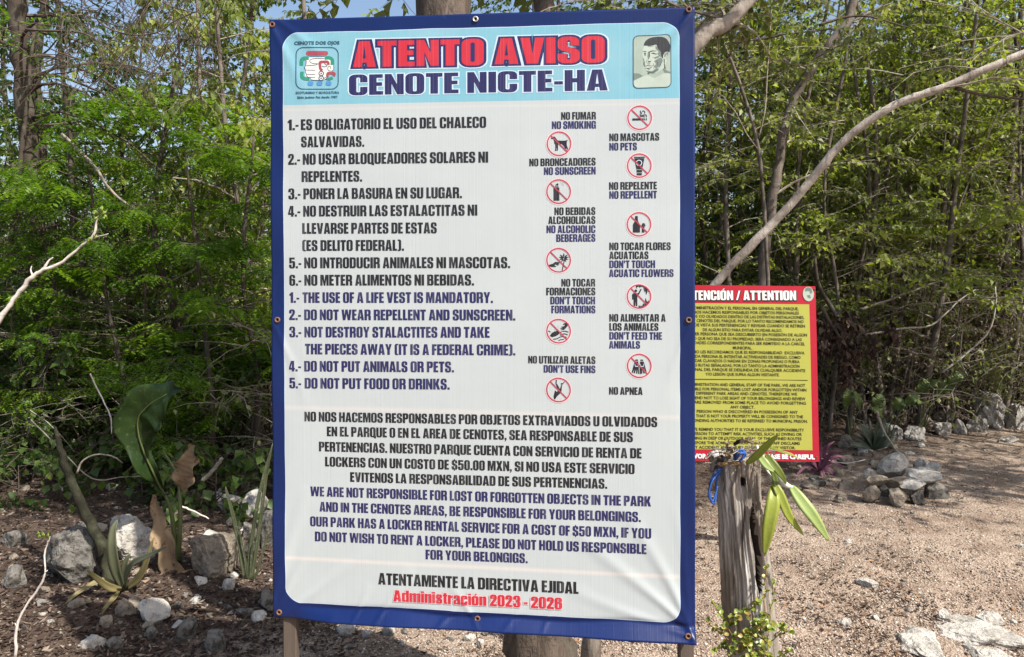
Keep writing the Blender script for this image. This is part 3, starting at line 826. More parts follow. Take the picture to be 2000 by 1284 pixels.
# ---- crest at the upper left
LX, LY, LK = 620.0, 134.0, 1.0
def crest_T(pts): return [BS.px(560 + x / 8.56, 60 + y / 8.56) for x, y in pts]
crest = bpy.data.objects.new('crest', None); COL.objects.link(crest); crest.parent = banner
crest.location = BS.pos(*BS.px(LX, LY)) - banner.location
crest['label'] = 'round cornered emblem of a hand and profile glyph between green, maroon and blue bars'
def cp(name, mat, sets, off=0.0):
    p = Print(BS, OFF + off)
    for i, s in enumerate(sets): p.poly([crest_T(q) for q in s], i * 6e-6, .010, 4)
    p.obj(name, mat, crest)
cp('frame', M_dblue, [[rrect(150, 278, 872, 990, 120), rrect(166, 294, 856, 974, 108)]])
cp('hand_glyph', M_cream, [[fillet([(330,450,40),(780,450,60),(790,680,60),(700,720,30),(650,830,40),(400,830,40),(310,780,40),(305,600,30),(330,580)])]], 0.00010)
cp('dark_lines', M_dblue, [[stroke(sp2([(330,590),(430,585),(500,575),(520,560)]), 11)], [stroke([(320,662),(480,668)], 10)], [stroke([(330,735),(480,740)], 10)], [stroke([(345,785),(480,790)], 10)],
    [stroke(sp2([(540,560),(430,550),(390,520),(400,490),(480,470),(640,475)]), 10)], [stroke(sp2([(330,500),(325,580),(300,620),(320,665),(315,700),(335,735),(340,770),(400,800),(420,830),(560,832)]), 11)],
    [stroke([(380,440),(640,440)], 9)], [stroke(sp2([(590,600),(640,610),(680,590),(640,560),(660,540)]), 12)], [stroke(sp2([(740,640),(730,600),(690,620),(700,670),(760,680),(790,650),(785,590)]), 9)],
    [circle(580,720,46,20), circle(580,720,30,20)], [circle(580,800,46,20), circle(580,800,30,20)], [circle(580,720,13,10)], [circle(580,800,13,10)], [circle(652,802,20,12), circle(652,802,11,12)]], 0.00030)
cp('green_bar', M_green, [[stroke(sp2([(372,465),(300,465),(252,495),(246,585)]), 60)], [stroke(sp2([(640,465),(720,462),(765,500),(766,580)]), 60)], [stroke(sp2([(258,690),(258,770),(300,805),(385,808)]), 56)], [stroke(sp2([(670,805),(720,812),(770,790)]), 44)]], 0.00025)
cp('maroon_bar', M_maroon, [[rrect(325, 345, 695, 418, 34)], [stroke(sp2([(600,672),(565,640),(560,540),(600,530),(690,530),(700,580)]), 46)], [stroke(sp2([(680,780),(690,720),(740,715),(800,720),(790,765)]), 44)]], 0.00020)
cp('blue_dot', M_sky, [[rrect(352, 848, 448, 922, 30)], [rrect(504, 848, 600, 922, 30)], [rrect(655, 848, 751, 922, 30)]], 0.00025)
for tx, x0, x1, y0, cap, bo, y1 in (("CENOTE DOS OJOS", 574.5, 663.5, 88, 6.4, .045, 87), ("ECOTURISMO Y SILVICULTURA", 578, 663, 184.2, 4.4, .04, 183.4), ("Ejido Jacinto Pat desde 1987", 581, 660, 193, 4.2, .04, 192)):
    p = Print(BS, OFF + .0003); font_text(p, tx, x0, x1, y0, cap, bo, y1); p.obj('lettering', M_dblue, banner)

# ---- pencil portrait at the upper right
def por_T(pts): return [BS.px(1225 + x / 10.7, 60 + y / 10.7) for x, y in pts]
por = bpy.data.objects.new('portrait_print', None); COL.objects.link(por); por.parent = banner
por.location = BS.pos(*BS.px(1273, 122)) - banner.location
por['label'] = 'grey pencil portrait of a man with cropped dark hair in a rounded black frame'
def pp(name, mat, sets, off=0.0):
    p = Print(BS, OFF + off)
    for i, s in enumerate(sets): p.poly([por_T(q) for q in s], i * 6e-6, .008, 4)
    p.obj(name, mat, por)
fr = [(118,110,110),(915,78,110),(925,1190,110),(118,1220,110)]
fi = [(134,126,100),(900,94,100),(910,1175,100),(134,1204,100)]
pp('frame', M_dblue, [[fillet(fr, 8), fillet(fi, 8)]], 0.00030)
pp('paper', M_pgrey, [[fillet(fi, 8)]])
pp('shirt', M_ppale, [[fillet([(136,1060),(300,980,40),(430,930,30),(560,1000,40),(700,930,40),(780,890,20),(905,900,10),(905,1175,95),(136,1200,95)])]], 0.00010)
pp('shadow_wash', M_pgrey2, [[[(134,900),(240,900),(330,950),(134,1050)]], [[(720,780),(820,830),(900,870),(905,900),(780,890)]]], 0.00015)
pp('face', M_ppale, [[fillet([(350,320,20),(620,300,20),(760,520,30),(800,560,20),(830,640,20),(760,800,30),(600,900,40),(470,880,40),(380,820,30),(350,720,20),(330,620,10),(310,480,10)])]], 0.00020)
pp('half_tone', M_pgrey2, [[[(560,640),(700,560),(740,620),(700,740),(600,800),(560,760),(600,700)]], [[(430,450),(465,450),(470,560),(440,620),(420,560)]], [[(345,470),(385,470),(390,540),(360,540)]], [[(580,560),(690,520),(650,580),(560,600)]],
    [[(600,330),(700,420),(740,520),(700,560),(640,520),(650,440),(600,400)]], [[(330,560),(350,600),(360,650),(335,640)]], [[(400,700),(450,690),(500,700),(450,715)]], [[(620,640),(700,600),(745,640),(700,720),(640,760),(660,700)]], [[(390,790),(450,810),(510,800),(450,830)]], [[(400,840),(520,850),(620,780),(660,830),(560,900),(450,900)]], [[(350,640),(370,650),(372,730),(350,720)]], [[(440,640),(500,650),(470,680),(430,670)]], [[(590,320),(640,360),(620,420),(590,380)]]], 0.00025)
pp('hair_and_features', M_pdark, [[fillet([(340,320,20),(370,230,40),(450,160,60),(620,125,60),(800,150,90),(880,260,60),(905,330),(885,470,20),(850,440,20),(790,450,20),(750,520),(745,600),(715,560),(700,440,20),(650,400,20),(610,300,20),(480,330,20),(400,320,20)])],
    [stroke([(320,455),(360,440),(405,455)], [8, 18, 10])], [stroke([(455,460),(520,435),(610,435)], [22, 20, 8])], [stroke([(345,490),(375,480),(395,500)], [6, 18, 8])], [stroke([(500,490),(545,480),(600,500),(650,480)], [8, 26, 16, 5])],
    [stroke([(350,660),(345,720),(370,745)], 12)], [stroke([(360,755),(430,735),(500,745),(545,735)], [10, 14, 12, 6])], [stroke([(375,790),(450,795),(520,770)], [8, 16, 6])], [stroke([(435,640),(460,660),(500,640)], 12)], [stroke([(545,690),(565,760),(550,800)], 8)],
    [stroke([(770,600),(775,700),(790,800)], [20, 12, 26])], [stroke([(430,890),(440,920),(460,880)], 14)], [stroke([(420,600),(405,650),(415,680)], [4, 9, 4])], [stroke([(460,470),(470,540),(450,600)], [14, 12, 4])], [stroke([(520,560),(580,570),(640,540)], [3, 7, 3])], [stroke([(600,620),(640,680),(620,760)], [3, 8, 3])], [stroke([(430,870),(520,885),(620,830),(680,760),(720,660)], [6, 12, 8, 6, 4])], [stroke([(420,330),(480,345),(560,335)], [3, 6, 3])], [stroke([(775,560),(800,500),(840,470),(850,520)], 10)]], 0.00035)

# ---- eyelets, posts and nails
t = NT('rusty_metal'); n = t.noise(60, t.coord(), 4)
M_rust = t.end(t.bsdf(t.mix(n, (0.10, 0.045, 0.03), (0.24, 0.13, 0.08)), 0.7, 0.3, t.bump(n, .4, .002)))
t = NT('dull_steel'); n = t.noise(80, t.coord(), 4)
M_steel = t.end(t.bsdf(t.mix(n, (0.30, 0.29, 0.26), (0.5, 0.48, 0.44)), 0.45, 0.5, None, 0.6))
M_dark = NT('dark_hole'); M_dark = M_dark.end(M_dark.bsdf((0.012, 0.010, 0.010), 0.9, 0.1))
def washer(sh, px, py, r, mat, parent, name='eyelet', rust=True):
    a, b = sh.px(px, py)
    V, Fc, mi = [], [], []
    n = 20
    prof = [(1.0, .0), (.95, .0028), (.72, .0036), (.5, .0024), (.46, .0006)]
    for rr, z in prof:
        for k in range(n):
            th = 2 * math.pi * k / n
            V.append(sh.p0 + sh.u * (a + r*rr*math.cos(th)) - sh.v * (b + r*rr*math.sin(th)) + sh.n * (z + .0016 + sh.disp(a, b)))
    for i in range(len(prof) - 1):
        for k in range(n): Fc.append((i*n+k, i*n+(k+1) % n, (i+1)*n+(k+1) % n, (i+1)*n+k)); mi.append(0)
    Fc.append(tuple((len(prof)-1)*n + k for k in range(n))); mi.append(1)
    return link(name, mesh(name, V, Fc, None, mats=[mat, M_dark], midx=mi), parent)
for px, py, m in ((533.5, 50, M_rust), (929, 38.5, M_steel), (1345, 20, M_rust), (542.5, 625, M_rust), (1345, 625.5, M_rust), (545.5, 1196, M_rust), (932.5, 1208.5, M_rust), (1342.5, 1237, M_rust)):
    washer(BS, px, py, 0.0085, m, banner)

# milled posts behind the sheet
t = NT('weathered_timber')
co = t.coord(); mp = t.mapping(co, (1, 1, 0.06))
n1 = t.noise(70, mp, 5, .65); n2 = t.noise(6, co, 4)
c_ = t.mix(n1, (0.04, 0.03, 0.024), (0.125, 0.098, 0.08)); c_ = t.mix(t.math('MULTIPLY', n2, .5), c_, (0.10, 0.075, 0.06))
M_timber = t.end(t.bsdf(c_, 0.85, 0.15, t.bump(n1, .6, .004)))
def board(name, c0, c1, w, d, mat, parent, seed=0):
    """rectangular timber from c0 (bottom) to c1 (top), slightly worn"""
    rg = random.Random(seed)
    V, Fc = [], []
    ax = Vector((1, 0, 0)); ay = Vector((0, 1, 0)); N = 14
    for i in range(N + 1):
        p = c0.lerp(c1, i / N)
        prof = [(-.5,-.42),(-.42,-.5),(.42,-.5),(.5,-.42),(.5,.42),(.42,.5),(-.42,.5),(-.5,.42)]
        for x, y in prof: V.append(p + ax * w * (x + rg.uniform(-.02, .02)) + ay * d * (y + rg.uniform(-.02, .02)))
    for i in range(N):
        for k in range(8): Fc.append((i*8+k, i*8+(k+1) % 8, (i+1)*8+(k+1) % 8, (i+1)*8+k))
    Fc.append(tuple(range(7, -1, -1))); Fc.append(tuple(N*8 + k for k in range(8)))
    return link(name, mesh(name, V, Fc, mat), parent)
flat = lambda a, b: BS.p0 + BS.u * a - BS.v * b
tops = [flat(BW * .020 + .021, -.01), flat(BW - .020, -.01)]
bots = [flat(BW * .020 + .021, -BH + .01), flat(BW - .020, -BH + .01)]
frame_root = empty('sign_frame', (0, (bots[0].y + bots[1].y) / 2 + .04, gh(0, 2.2)), 'brown timber post frame carrying the big blue bordered banner', 'sign frame')
back = Vector((0, .028, 0))
for i in (0, 1):
    dn = (bots[i] - tops[i]).normalized()
    foot = bots[i] + dn * ((bots[i].z - gh(bots[i].x, bots[i].y) + .12) / -dn.z)
    board('post', foot + back, tops[i] + back, .040, .035, M_timber, frame_root, i)
for b_ in (-.03, -.86, -BH + .045):
    V, Fc = [], []
    l, r_ = flat(.06, b_), flat(BW - .04, b_)
    o_ = Vector((0, .062 if b_ < -1.5 else .065, 0))
    up_ = Vector((0, 0, .014)); dp = Vector((0, .012, 0))
    for p in (l, r_):
        for s1, s2 in ((-1,-1),(1,-1),(1,1),(-1,1)): V.append(p + o_ + up_ * s1 + dp * s2)
    Fc = [(0,1,2,3),(7,6,5,4),(0,4,5,1),(1,5,6,2),(2,6,7,3),(3,7,4,0)]
    link('rail', mesh('rail', V, Fc, M_timber), frame_root)

# ================================================================== the yellow notice
YD = 4.2
def solve_yellow():
    tr, br, tl = at(1592.5, 559.5, YD), at(1600.5, 902.5, YD), at(1303, 556.5, YD)
    return tl, tr - tl, br - tr
Y0_, YU, YV = solve_yellow()
YS = Sheet(Y0_, YU, YV)
notice = empty('yellow_notice', at(1450, 902, YD), 'yellow park liability notice with red border behind the blue banner', 'sign')
def flat_mat(name, c, c2, rough=.45, scale=5):
    t = NT(name); n = t.noise(scale, t.coord(), 5); s = t.noise(scale*9, t.coord(), 3)
    col = t.mix(n, c, c2); col = t.mix(t.math('MULTIPLY', t.ramp(s, [(.6, (0,0,0)), (.75, (1,1,1))]), .12), col, (.2,.18,.12))
    return t.end(t.bsdf(col, rough, .4, t.bump(n, .2, .004)))
M_yel = flat_mat('yellow_print', (0.32, 0.335, 0.055), (0.385, 0.375, 0.075))
M_yred = flat_mat('red_print', (0.34, 0.006, 0.022), (0.41, 0.01, 0.03))
M_yink = flat_mat('black_print', (0.02, 0.018, 0.012), (0.03, 0.028, 0.02))
M_ywht = flat_mat('white_print', (0.72, 0.72, 0.72), (0.62, 0.62, 0.64))
# thin plastic plate
V = []; Fc = []
NX, NY = 16, 20
yw = lambda a, b: .004 * math.sin(a * 6 + 1) * math.sin(b * 5)
YS.disp = yw
for off in (0, -.004):
    for j in range(NY + 1):
        for i in range(NX + 1): V.append(YS.pos(YS.W * i / NX, -YS.H * j / NY, off))
m_ = (NX + 1) * (NY + 1)
for j in range(NY):
    for i in range(NX):
        p_ = j * (NX + 1) + i
        Fc.append((p_, p_ + NX + 1, p_ + NX + 2, p_ + 1)); Fc.append((m_ + p_, m_ + p_ + 1, m_ + p_ + NX + 2, m_ + p_ + NX + 1))
rg_ = [i for i in range(NX + 1)] + [j * (NX + 1) + NX for j in range(1, NY + 1)] + [NY * (NX + 1) + i for i in range(NX - 1, -1, -1)] + [j * (NX + 1) for j in range(NY - 1, 0, -1)]
for i in range(len(rg_)): Fc.append((rg_[i-1], rg_[i], m_ + rg_[i], m_ + rg_[i-1]))
link('plate', mesh('plate', V, Fc, M_yred, smooth=False), notice)
ya0, yb1 = YS.px(1313, 592); ya1, yb0 = YS.px(1587, 880)
V = []; Fc = []
for j in range(NY + 1):
    for i in range(NX + 1): V.append(YS.pos(ya0 + (ya1-ya0) * i / NX, yb1 + (yb0-yb1) * j / NY, .0015))
for j in range(NY):
    for i in range(NX):
        p_ = j * (NX + 1) + i; Fc.append((p_, p_ + NX + 1, p_ + NX + 2, p_ + 1))
link('yellow_panel', mesh('yellow_panel', V, Fc, M_yel), notice)
YL = [
 ("LA ADMINISTRACIÓN Y EL PERSONAL EN GENERAL DEL PARQUE,", 1559, 604.9), ("NO NOS HACEMOS RESPONSABLES POR OBJETOS PERSONALES", 1559.8, 613.3),
 ("PERDIDOS Y/O OLVIDADOS DENTRO DE LAS DISTINTAS INSTALACIONES,", 1570.3, 621.7), ("AREAS Y CENOTES DEL PARQUE. POR LO TANTO RECOMENDAMOS NO", 1569, 630),
 ("PERDER DE VISTA SUS PERTENENCIAS Y REVISAR CUANDO SE RETIREN", 1571.7, 638.5), ("DE ALGUN SITIO PARA EVITAR OLVIDAR ALGO.", 1527, 647.6),
 ("CUALQUIER PERSONA QUE SEA DESCUBIERTO EN POSESIÓN DE ALGÚN", 1575.6, 656), ("OBJETO QUE NO SEA DE SU PROPIEDAD, SERÁ CONSIGNADO A LAS", 1565.4, 664.9),
 ("AUTORIDADES CORRESPONDIENTES PARA SER REMITIDO A LA CARCEL", 1571.7, 673.3), ("MUNICIPAL.", 1468.7, 682.4),
 ("ASI COMO LES RECORDAMOS QUE ES RESPONSABILIDAD  EXCLUSIVA", 1570.7, 691), ("DE CADA PERSONA EL INTENTAR ACTIVIDADES DE RIESGO, COMO", 1563, 699.8),
 ("REALIZAR CLAVADOS O NADAR EN ZONAS PROFUNDAS O FUERA", 1561, 708.2), ("DE LAS RUTAS SEÑALADAS. POR LO TANTO LA ADMINISTRACIÓN", 1561, 717),
 ("Y PERSONAL DEL PARQUE SE DESLINDA DE CUALQUIER ACCIDENTE", 1572.4, 725.4), ("Y/O LESIÓN QUE SUFRA ALGUN VISITANTE.", 1522, 734.3),
 ("THE ADMINISTRATION AND GENERAL STAFF OF THE PARK, WE ARE NOT", 1572.3, 754.6), ("RESPONSIBLE FOR PERSONAL ITEMS LOST AND/OR FORGOTTEN WITHIN", 1574.7, 763.4),
 ("THE DIFFERENT PARK AREAS AND CENOTES. THEREFORE WE", 1556.6, 771.7), ("RECOMMEND NOT TO LOSE SIGHT OF YOUR BELONGINGS AND REVIEW", 1573, 780.6),
 ("IF THEY ARE REMOVED FROM SOME PLACE TO AVOID FORGETTING", 1573.8, 789.2), ("ANY OBJECT.", 1473.8, 798),
 ("ANY PERSON WHO IS DISCOVERED IN POSSESSION OF ANY", 1558.4, 807), ("OBJECT THAT IS NOT YOUR PROPERTY WILL BE CONSIGNED TO THE", 1568.5, 815.8),
 ("CORRESPONDING AUTHORITIES TO BE REFERRED TO MUNICIPAL PRISON.", 1577.6, 824.7),
 ("ALSO WE REMIND YOU THAT IT IS YOUR EXCLUSIVE RESPONSIBILITY", 1570.8, 841.9), ("ANY PERSON TO ATTEMPT RISK ACTIVITIES, SUCH AS DIVING OR", 1566.4, 850.3),
 ("SWIMMING IN DEEP OR OUTDOOR AREAS, OF THE DEFINED ROUTES", 1565.8, 859), ("THEREFORE THE ADMINISTRATION AND PARK STAFF DISCLAIMS", 1562.5, 868), ("ANY ACCIDENT AND INJURY SUFFERED BY ANY VISITOR.", 1554, 876.8)]
for tx, xr, yb in YL:
    p = Print(YS, .0030); font_text(p, tx, 2 * 1450 - xr, xr, yb, 5.9, .014)
    p.obj('lettering', M_yink, notice)
p = Print(YS, .0030); put_text(p, "ATENCIÓN / ATTENTION", 1339, 1554.6, 586.2, 586.6, 18.4); p.obj('lettering', M_ywht, notice)
p = Print(YS, .0022); put_text(p, "ATENCIÓN / ATTENTION", 1340, 1555.8, 587.6, 588, 18.4, grow=.03, zstep=1e-4); p.obj('lettering_outline', M_yink, notice)
p = Print(YS, .0030); font_text(p, "POR FAVOR TENGA CUIDADO / PLEASE BE CAREFUL", 1316, 1591.5, 895.6, 8.6, .06); p.obj('lettering', M_ywht, notice)
p = Print(YS, .0030); a0 = YS.px(1322, 741); a1 = YS.px(1577, 741); p.poly([[(a0[0], a0[1]), (a1[0], a0[1]), (a1[0], a0[1] + .0035), (a0[0], a0[1] + .0035)]]); p.obj('rule_line', M_yink, notice)
c = Vector(YS.px(1578.5, 574.5)); kx = .0305; ky = .040
p = Print(YS, .0025); p.poly([[(c.x + kx * math.cos(i*.3142), c.y + ky * math.sin(i*.3142)) for i in range(20)]]); p.obj('medallion', M_ppale, notice)
p = Print(YS, .0032); p.poly([[(c.x + kx * x, c.y + ky * y) for x, y in [(-.6,.3),(-.5,.8),(0,.95),(.6,.75),(.7,.2),(.4,.0),(.2,.4),(-.3,.4)]]]); p.poly([[(c.x + kx * x, c.y + ky * y) for x, y in [(-.3,-.2),(.3,-.1),(.4,-.6),(-.1,-.5)]]]); p.obj('medallion_sketch', M_pgrey2, notice)
for sx_, sy_ in ((1590, 566), (1595, 894), (1340, 562), (1340, 898)): washer(YS, sx_, sy_, .006, M_rust, notice, 'screw')
# its post stands hidden behind the banner edge
pt_ = YS.pos(YS.W * .12, -.04) + Vector((0, .045, 0)); pb_ = Vector((pt_.x, pt_.y, gh(pt_.x, pt_.y) - .1))
board('post', pb_, pt_, .07, .06, M_timber, notice, 5)

# ================================================================== the ground
rng = np.random.default_rng(7)
def ground_material():
    t = NT('ground')
    co = t.coord()
    sep = t.n('ShaderNodeSeparateXYZ'); t.l(co, sep.inputs[0])
    x, y = sep.outputs[0], sep.outputs[1]
    e = t.math('SUBTRACT', t.math('SUBTRACT', y, 4.1), t.math('MULTIPLY', x, 0.78))
    e = t.math('ADD', e, t.math('MULTIPLY', t.math('SUBTRACT', t.noise(1.7, co, 5, .6), 0.5), 2.2))
    soil = t.math('DIVIDE', t.math('ADD', e, 0.25), 0.6, clamp=True)
    fine = t.noise(160, co, 3, 0.7)
    vor = t.n('ShaderNodeTexVoronoi'); vor.inputs['Scale'].default_value = 95; t.l(co, vor.inputs['Vector'])
    vc = t.n('ShaderNodeSeparateColor'); t.l(vor.outputs['Color'], vc.inputs[0])
    grit = t.ramp(vc.outputs[0], [(0.0, (0.13, 0.095, 0.066)), (0.35, (0.27, 0.205, 0.16)), (0.7, (0.36, 0.285, 0.23)), (1.0, (0.46, 0.40, 0.325))])
    sand = t.mix(fine, (0.275, 0.208, 0.16), (0.38, 0.30, 0.24))
    path = t.mix(0.42, sand, grit)
    patch = t.noise(2.6, co, 5, 0.65)
    path = t.mix(t.ramp(patch, [(0.44, (0, 0, 0)), (0.62, (.8, .8, .8))]), path, (0.195, 0.140, 0.105))
    patch2 = t.noise(9, co, 4, 0.6)
    path = t.mix(t.ramp(patch2, [(0.62, (0, 0, 0)), (0.75, (.5, .5, .5))]), path, (0.52, 0.45, 0.38))
    dirt = t.mix(t.noise(28, co, 6, 0.7), (0.03, 0.021, 0.017), (0.13, 0.095, 0.075))
    dirt = t.mix(t.ramp(t.noise(70, co, 4, 0.6), [(0.6, (0, 0, 0)), (0.7, (.7, .7, .7))]), dirt, (0.22, 0.16, 0.12))
    col = t.mix(soil, path, dirt)
    h = t.math('ADD', t.math('MULTIPLY', vor.outputs['Distance'], 0.8), t.math('ADD', t.noise(45, co, 5, .65), t.math('MULTIPLY', t.noise(12, co, 3), 1.5)))
    return t.end(t.bsdf(col, 0.95, 0.08, t.bump(h, 0.8, 0.012)))
M_ground = ground_material()
xs = np.concatenate([-np.geomspace(160, 8, 16), np.arange(-7.5, 9, 0.07), np.geomspace(9.5, 160, 16)])
ys = np.concatenate([-np.geomspace(160, 2, 16), np.arange(-1.5, 11, 0.07), np.geomspace(11.5, 160, 18)])
V = []
for yy in ys:
    for xx in xs:
        if -9 < xx < 10 and -3 < yy < 13:
            z = gh(xx, yy) + 0.006 * noise.noise((xx * 9, yy * 9, 1.0)) + 0.004 * noise.noise((xx * 23, yy * 23, 4.0))
        else: z = gh(xx, yy)
        V.append((xx, yy, z))
nxg = len(xs)
I, J = np.meshgrid(np.arange(nxg - 1), np.arange(len(ys) - 1))
b_ = (J * nxg + I).ravel()
g_me = mesh_np('ground', V, np.stack([b_, b_ + 1, b_ + nxg + 1, b_ + nxg], 1), M_ground, smooth=True)
tag(link('ground', g_me), kind='structure')

GH = np.vectorize(gh)
def path_e(x, y): return y - 4.1 - 0.78 * x

# ---- gravel grains: real little stones on the path
def pebble_cloud(name, n, sampler, smin, smax, mat, power=2.0):
    x, y = sampler(n)
    z = GH(x, y)
    s = smin + (smax - smin) * rng.random(n) ** power
    base = np.array([[1,0,0],[0,1,0],[-1,0,0],[0,-1,0],[0,0,1],[0,0,-.6]], float)
    tri = np.array([[0,1,4],[1,2,4],[2,3,4],[3,0,4],[1,0,5],[2,1,5],[3,2,5],[0,3,5]])
    jit = 1 + 0.35 * rng.uniform(-1, 1, (n, 6, 3))
    P = base[None] * jit
    P *= (s[:, None] * np.stack([np.ones(n), rng.uniform(.55, .95, n), rng.uniform(.35, .7, n)], 1))[:, None, :]
    a = rng.random(n) * 6.283
    c, sn = np.cos(a)[:, None], np.sin(a)[:, None]
    X = P[:, :, 0] * c - P[:, :, 1] * sn; Y = P[:, :, 0] * sn + P[:, :, 1] * c
    P = np.stack([X + x[:, None], Y + y[:, None], P[:, :, 2] + z[:, None] + s[:, None] * .12], 2)
    T = (tri[None] + (np.arange(n) * 6)[:, None, None]).reshape(-1, 3)
    return mesh_np(name, P.reshape(-1, 3), T, mat, np.repeat(rng.random(n), 8))
def frame_sampler(x0px, x1px, y0px, y1px, test):
    def f(n):
        X = []; Y = []
        while len(X) < n:
            m = n * 2
            px = rng.uniform(x0px, x1px, m); py = y0px + (y1px - y0px) * rng.random(m) ** .8
            D = 1.6 * F / (py - 530); x = (px - 1000) / F * D
            ok = test(x, D)
            X += list(x[ok]); Y += list(D[ok])
        return np.array(X[:n]), np.array(Y[:n])
    return f
t = NT('gravel')
a_ = t.n('ShaderNodeAttribute', attribute_name='rnd')
M_gravel = t.end(t.bsdf(t.ramp(a_.outputs['Fac'], [(0, (0.10, 0.073, 0.052)), (.35, (0.265, 0.20, 0.158)), (.72, (0.38, 0.30, 0.243)), (.94, (0.46, 0.40, 0.345)), (1, (0.60, 0.57, 0.52))]), 0.9, 0.1))
t = NT('dark_gravel')
a_ = t.n('ShaderNodeAttribute', attribute_name='rnd')
M_gravel2 = t.end(t.bsdf(t.ramp(a_.outputs['Fac'], [(0, (0.04, 0.03, 0.022)), (.6, (0.12, 0.09, 0.07)), (1, (0.30, 0.27, 0.24))]), 0.9, 0.1))
edge_n = lambda x, y: 0.5 * np.sin(x * 3.1 + y * 1.7) + 0.35 * np.sin(x * 7.3 - y * 5.1)
g1 = pebble_cloud('gravel', 52000, frame_sampler(520, 2150, 860, 1330, lambda x, y: path_e(x, y) + edge_n(x, y) * .4 < 0.15), .0025, .0095, M_gravel, 2.2)
tag(link('gravel', g1), 'pale pinkish gravel strewn over the sunlit path', 'gravel', kind='stuff')
g2 = pebble_cloud('stone_chips', 9000, frame_sampler(-100, 2100, 880, 1330, lambda x, y: path_e(x, y) + edge_n(x, y) * .4 > -.3), .004, .014, M_gravel2, 2.5)
tag(link('stone_chips', g2), 'dark stone chips scattered in the forest soil', 'gravel', kind='stuff')

# ---- leaf litter
def litter_cloud(name, n, sampler, smin, smax, mat, lift=.004, curl=.8):
    x, y = sampler(n); z = GH(x, y)
    s = smin + (smax - smin) * rng.random(n) ** 1.6
    a = rng.random(n) * 6.283
    w = s * rng.uniform(.22, .42, n)
    k = curl * s * rng.uniform(-.1, 1, n)
    L = np.stack([np.stack([-s, s*0, k*.6], 1), np.stack([s*0, -w, k*.15], 1), np.stack([s, s*0, k], 1), np.stack([s*0, w, k*rng.uniform(0, 1, n)], 1)], 1)
    til = rng.uniform(-.35, .35, (n, 2))
    L[:, :, 2] += L[:, :, 0] * til[:, :1] + L[:, :, 1] * til[:, 1:]
    L[:, :, 2] -= L[:, :, 2].min(1)[:, None] * .7
    c, sn = np.cos(a)[:, None], np.sin(a)[:, None]
    X = L[:, :, 0] * c - L[:, :, 1] * sn + x[:, None]; Y = L[:, :, 0] * sn + L[:, :, 1] * c + y[:, None]
    P = np.stack([X, Y, L[:, :, 2] + z[:, None] + lift], 2)
    b = (np.arange(n) * 4)[:, None]
    T = np.concatenate([b + np.array([[0, 1, 2]]), b + np.array([[0, 2, 3]])], 0)
    r = rng.random(n)
    return mesh_np(name, P.reshape(-1, 3), T, mat, np.concatenate([r, r]))
M_litter = leaf_mat('dry_leaf', [(0, (0.022, 0.014, 0.011)), (.5, (0.065, 0.042, 0.030)), (.8, (0.14, 0.10, 0.075)), (.96, (0.30, 0.24, 0.19)), (1, (0.34, 0.17, 0.07))], .12, (1.1, .95, .8), .7, .2)
l1 = litter_cloud('leaf_litter', 24000, frame_sampler(-150, 2150, 790, 1330, lambda x, y: path_e(x, y) + edge_n(x, y) * .4 > 0.1), .005, .026, M_litter)
tag(link('leaf_litter', l1), 'brown dry leaves covering the forest floor behind the path', 'leaf litter', kind='stuff')
drift = lambda x, y: (np.sin(x * 2.3 + y * 1.1) + np.sin(x * 5.1 - y * 3.7) + .8 * np.sin(x * 11 + y * 7)) > .9 - 2.6 * (rng.random(len(x)) < .16)
l2 = litter_cloud('path_litter', 5200, frame_sampler(540, 2150, 850, 1330, lambda x, y: (path_e(x, y) < 0.3) & drift(x, y)), .005, .020, M_litter)
tag(link('path_litter', l2), 'a few scattered dry leaves lying on the gravel path', 'leaf litter', kind='stuff')

# ================================================================== rocks
def rock_material(name, pale, grey, dark, dk=.5):
    t = NT(name)
    co = t.coord()
    n1 = t.noise(7, co, 6, .62); n2 = t.noise(24, co, 6, .7); n3 = t.noise(90, co, 3, .6)
    col = t.mix(t.ramp(n1, [(.40, (0, 0, 0)), (.62, (1, 1, 1))]), pale, grey)
    col = t.mix(t.ramp(n2, [(dk, (0, 0, 0)), (dk + .14, (1, 1, 1))]), col, dark)
    col = t.mix(t.math('MULTIPLY', n3, .4), col, (.1, .08, .06))
    h = t.math('ADD', n2, t.math('ADD', t.math('MULTIPLY', n3, .25), n1))
    return t.end(t.bsdf(col, .92, .1, t.bump(h, 1.0, .02)))
M_rgrey = rock_material('grey_limestone', (.23, .22, .20), (.14, .133, .12), (.045, .042, .037), .47)
M_rpale = rock_material('pale_limestone', (.60, .57, .52), (.42, .395, .36), (.17, .155, .135), .55)
M_rwall = rock_material('wall_limestone', (.42, .40, .375), (.27, .255, .235), (.10, .095, .085), .52)
M_rbrown = rock_material('brown_stained_limestone', (.33, .28, .22), (.22, .19, .155), (.09, .075, .06), .52)

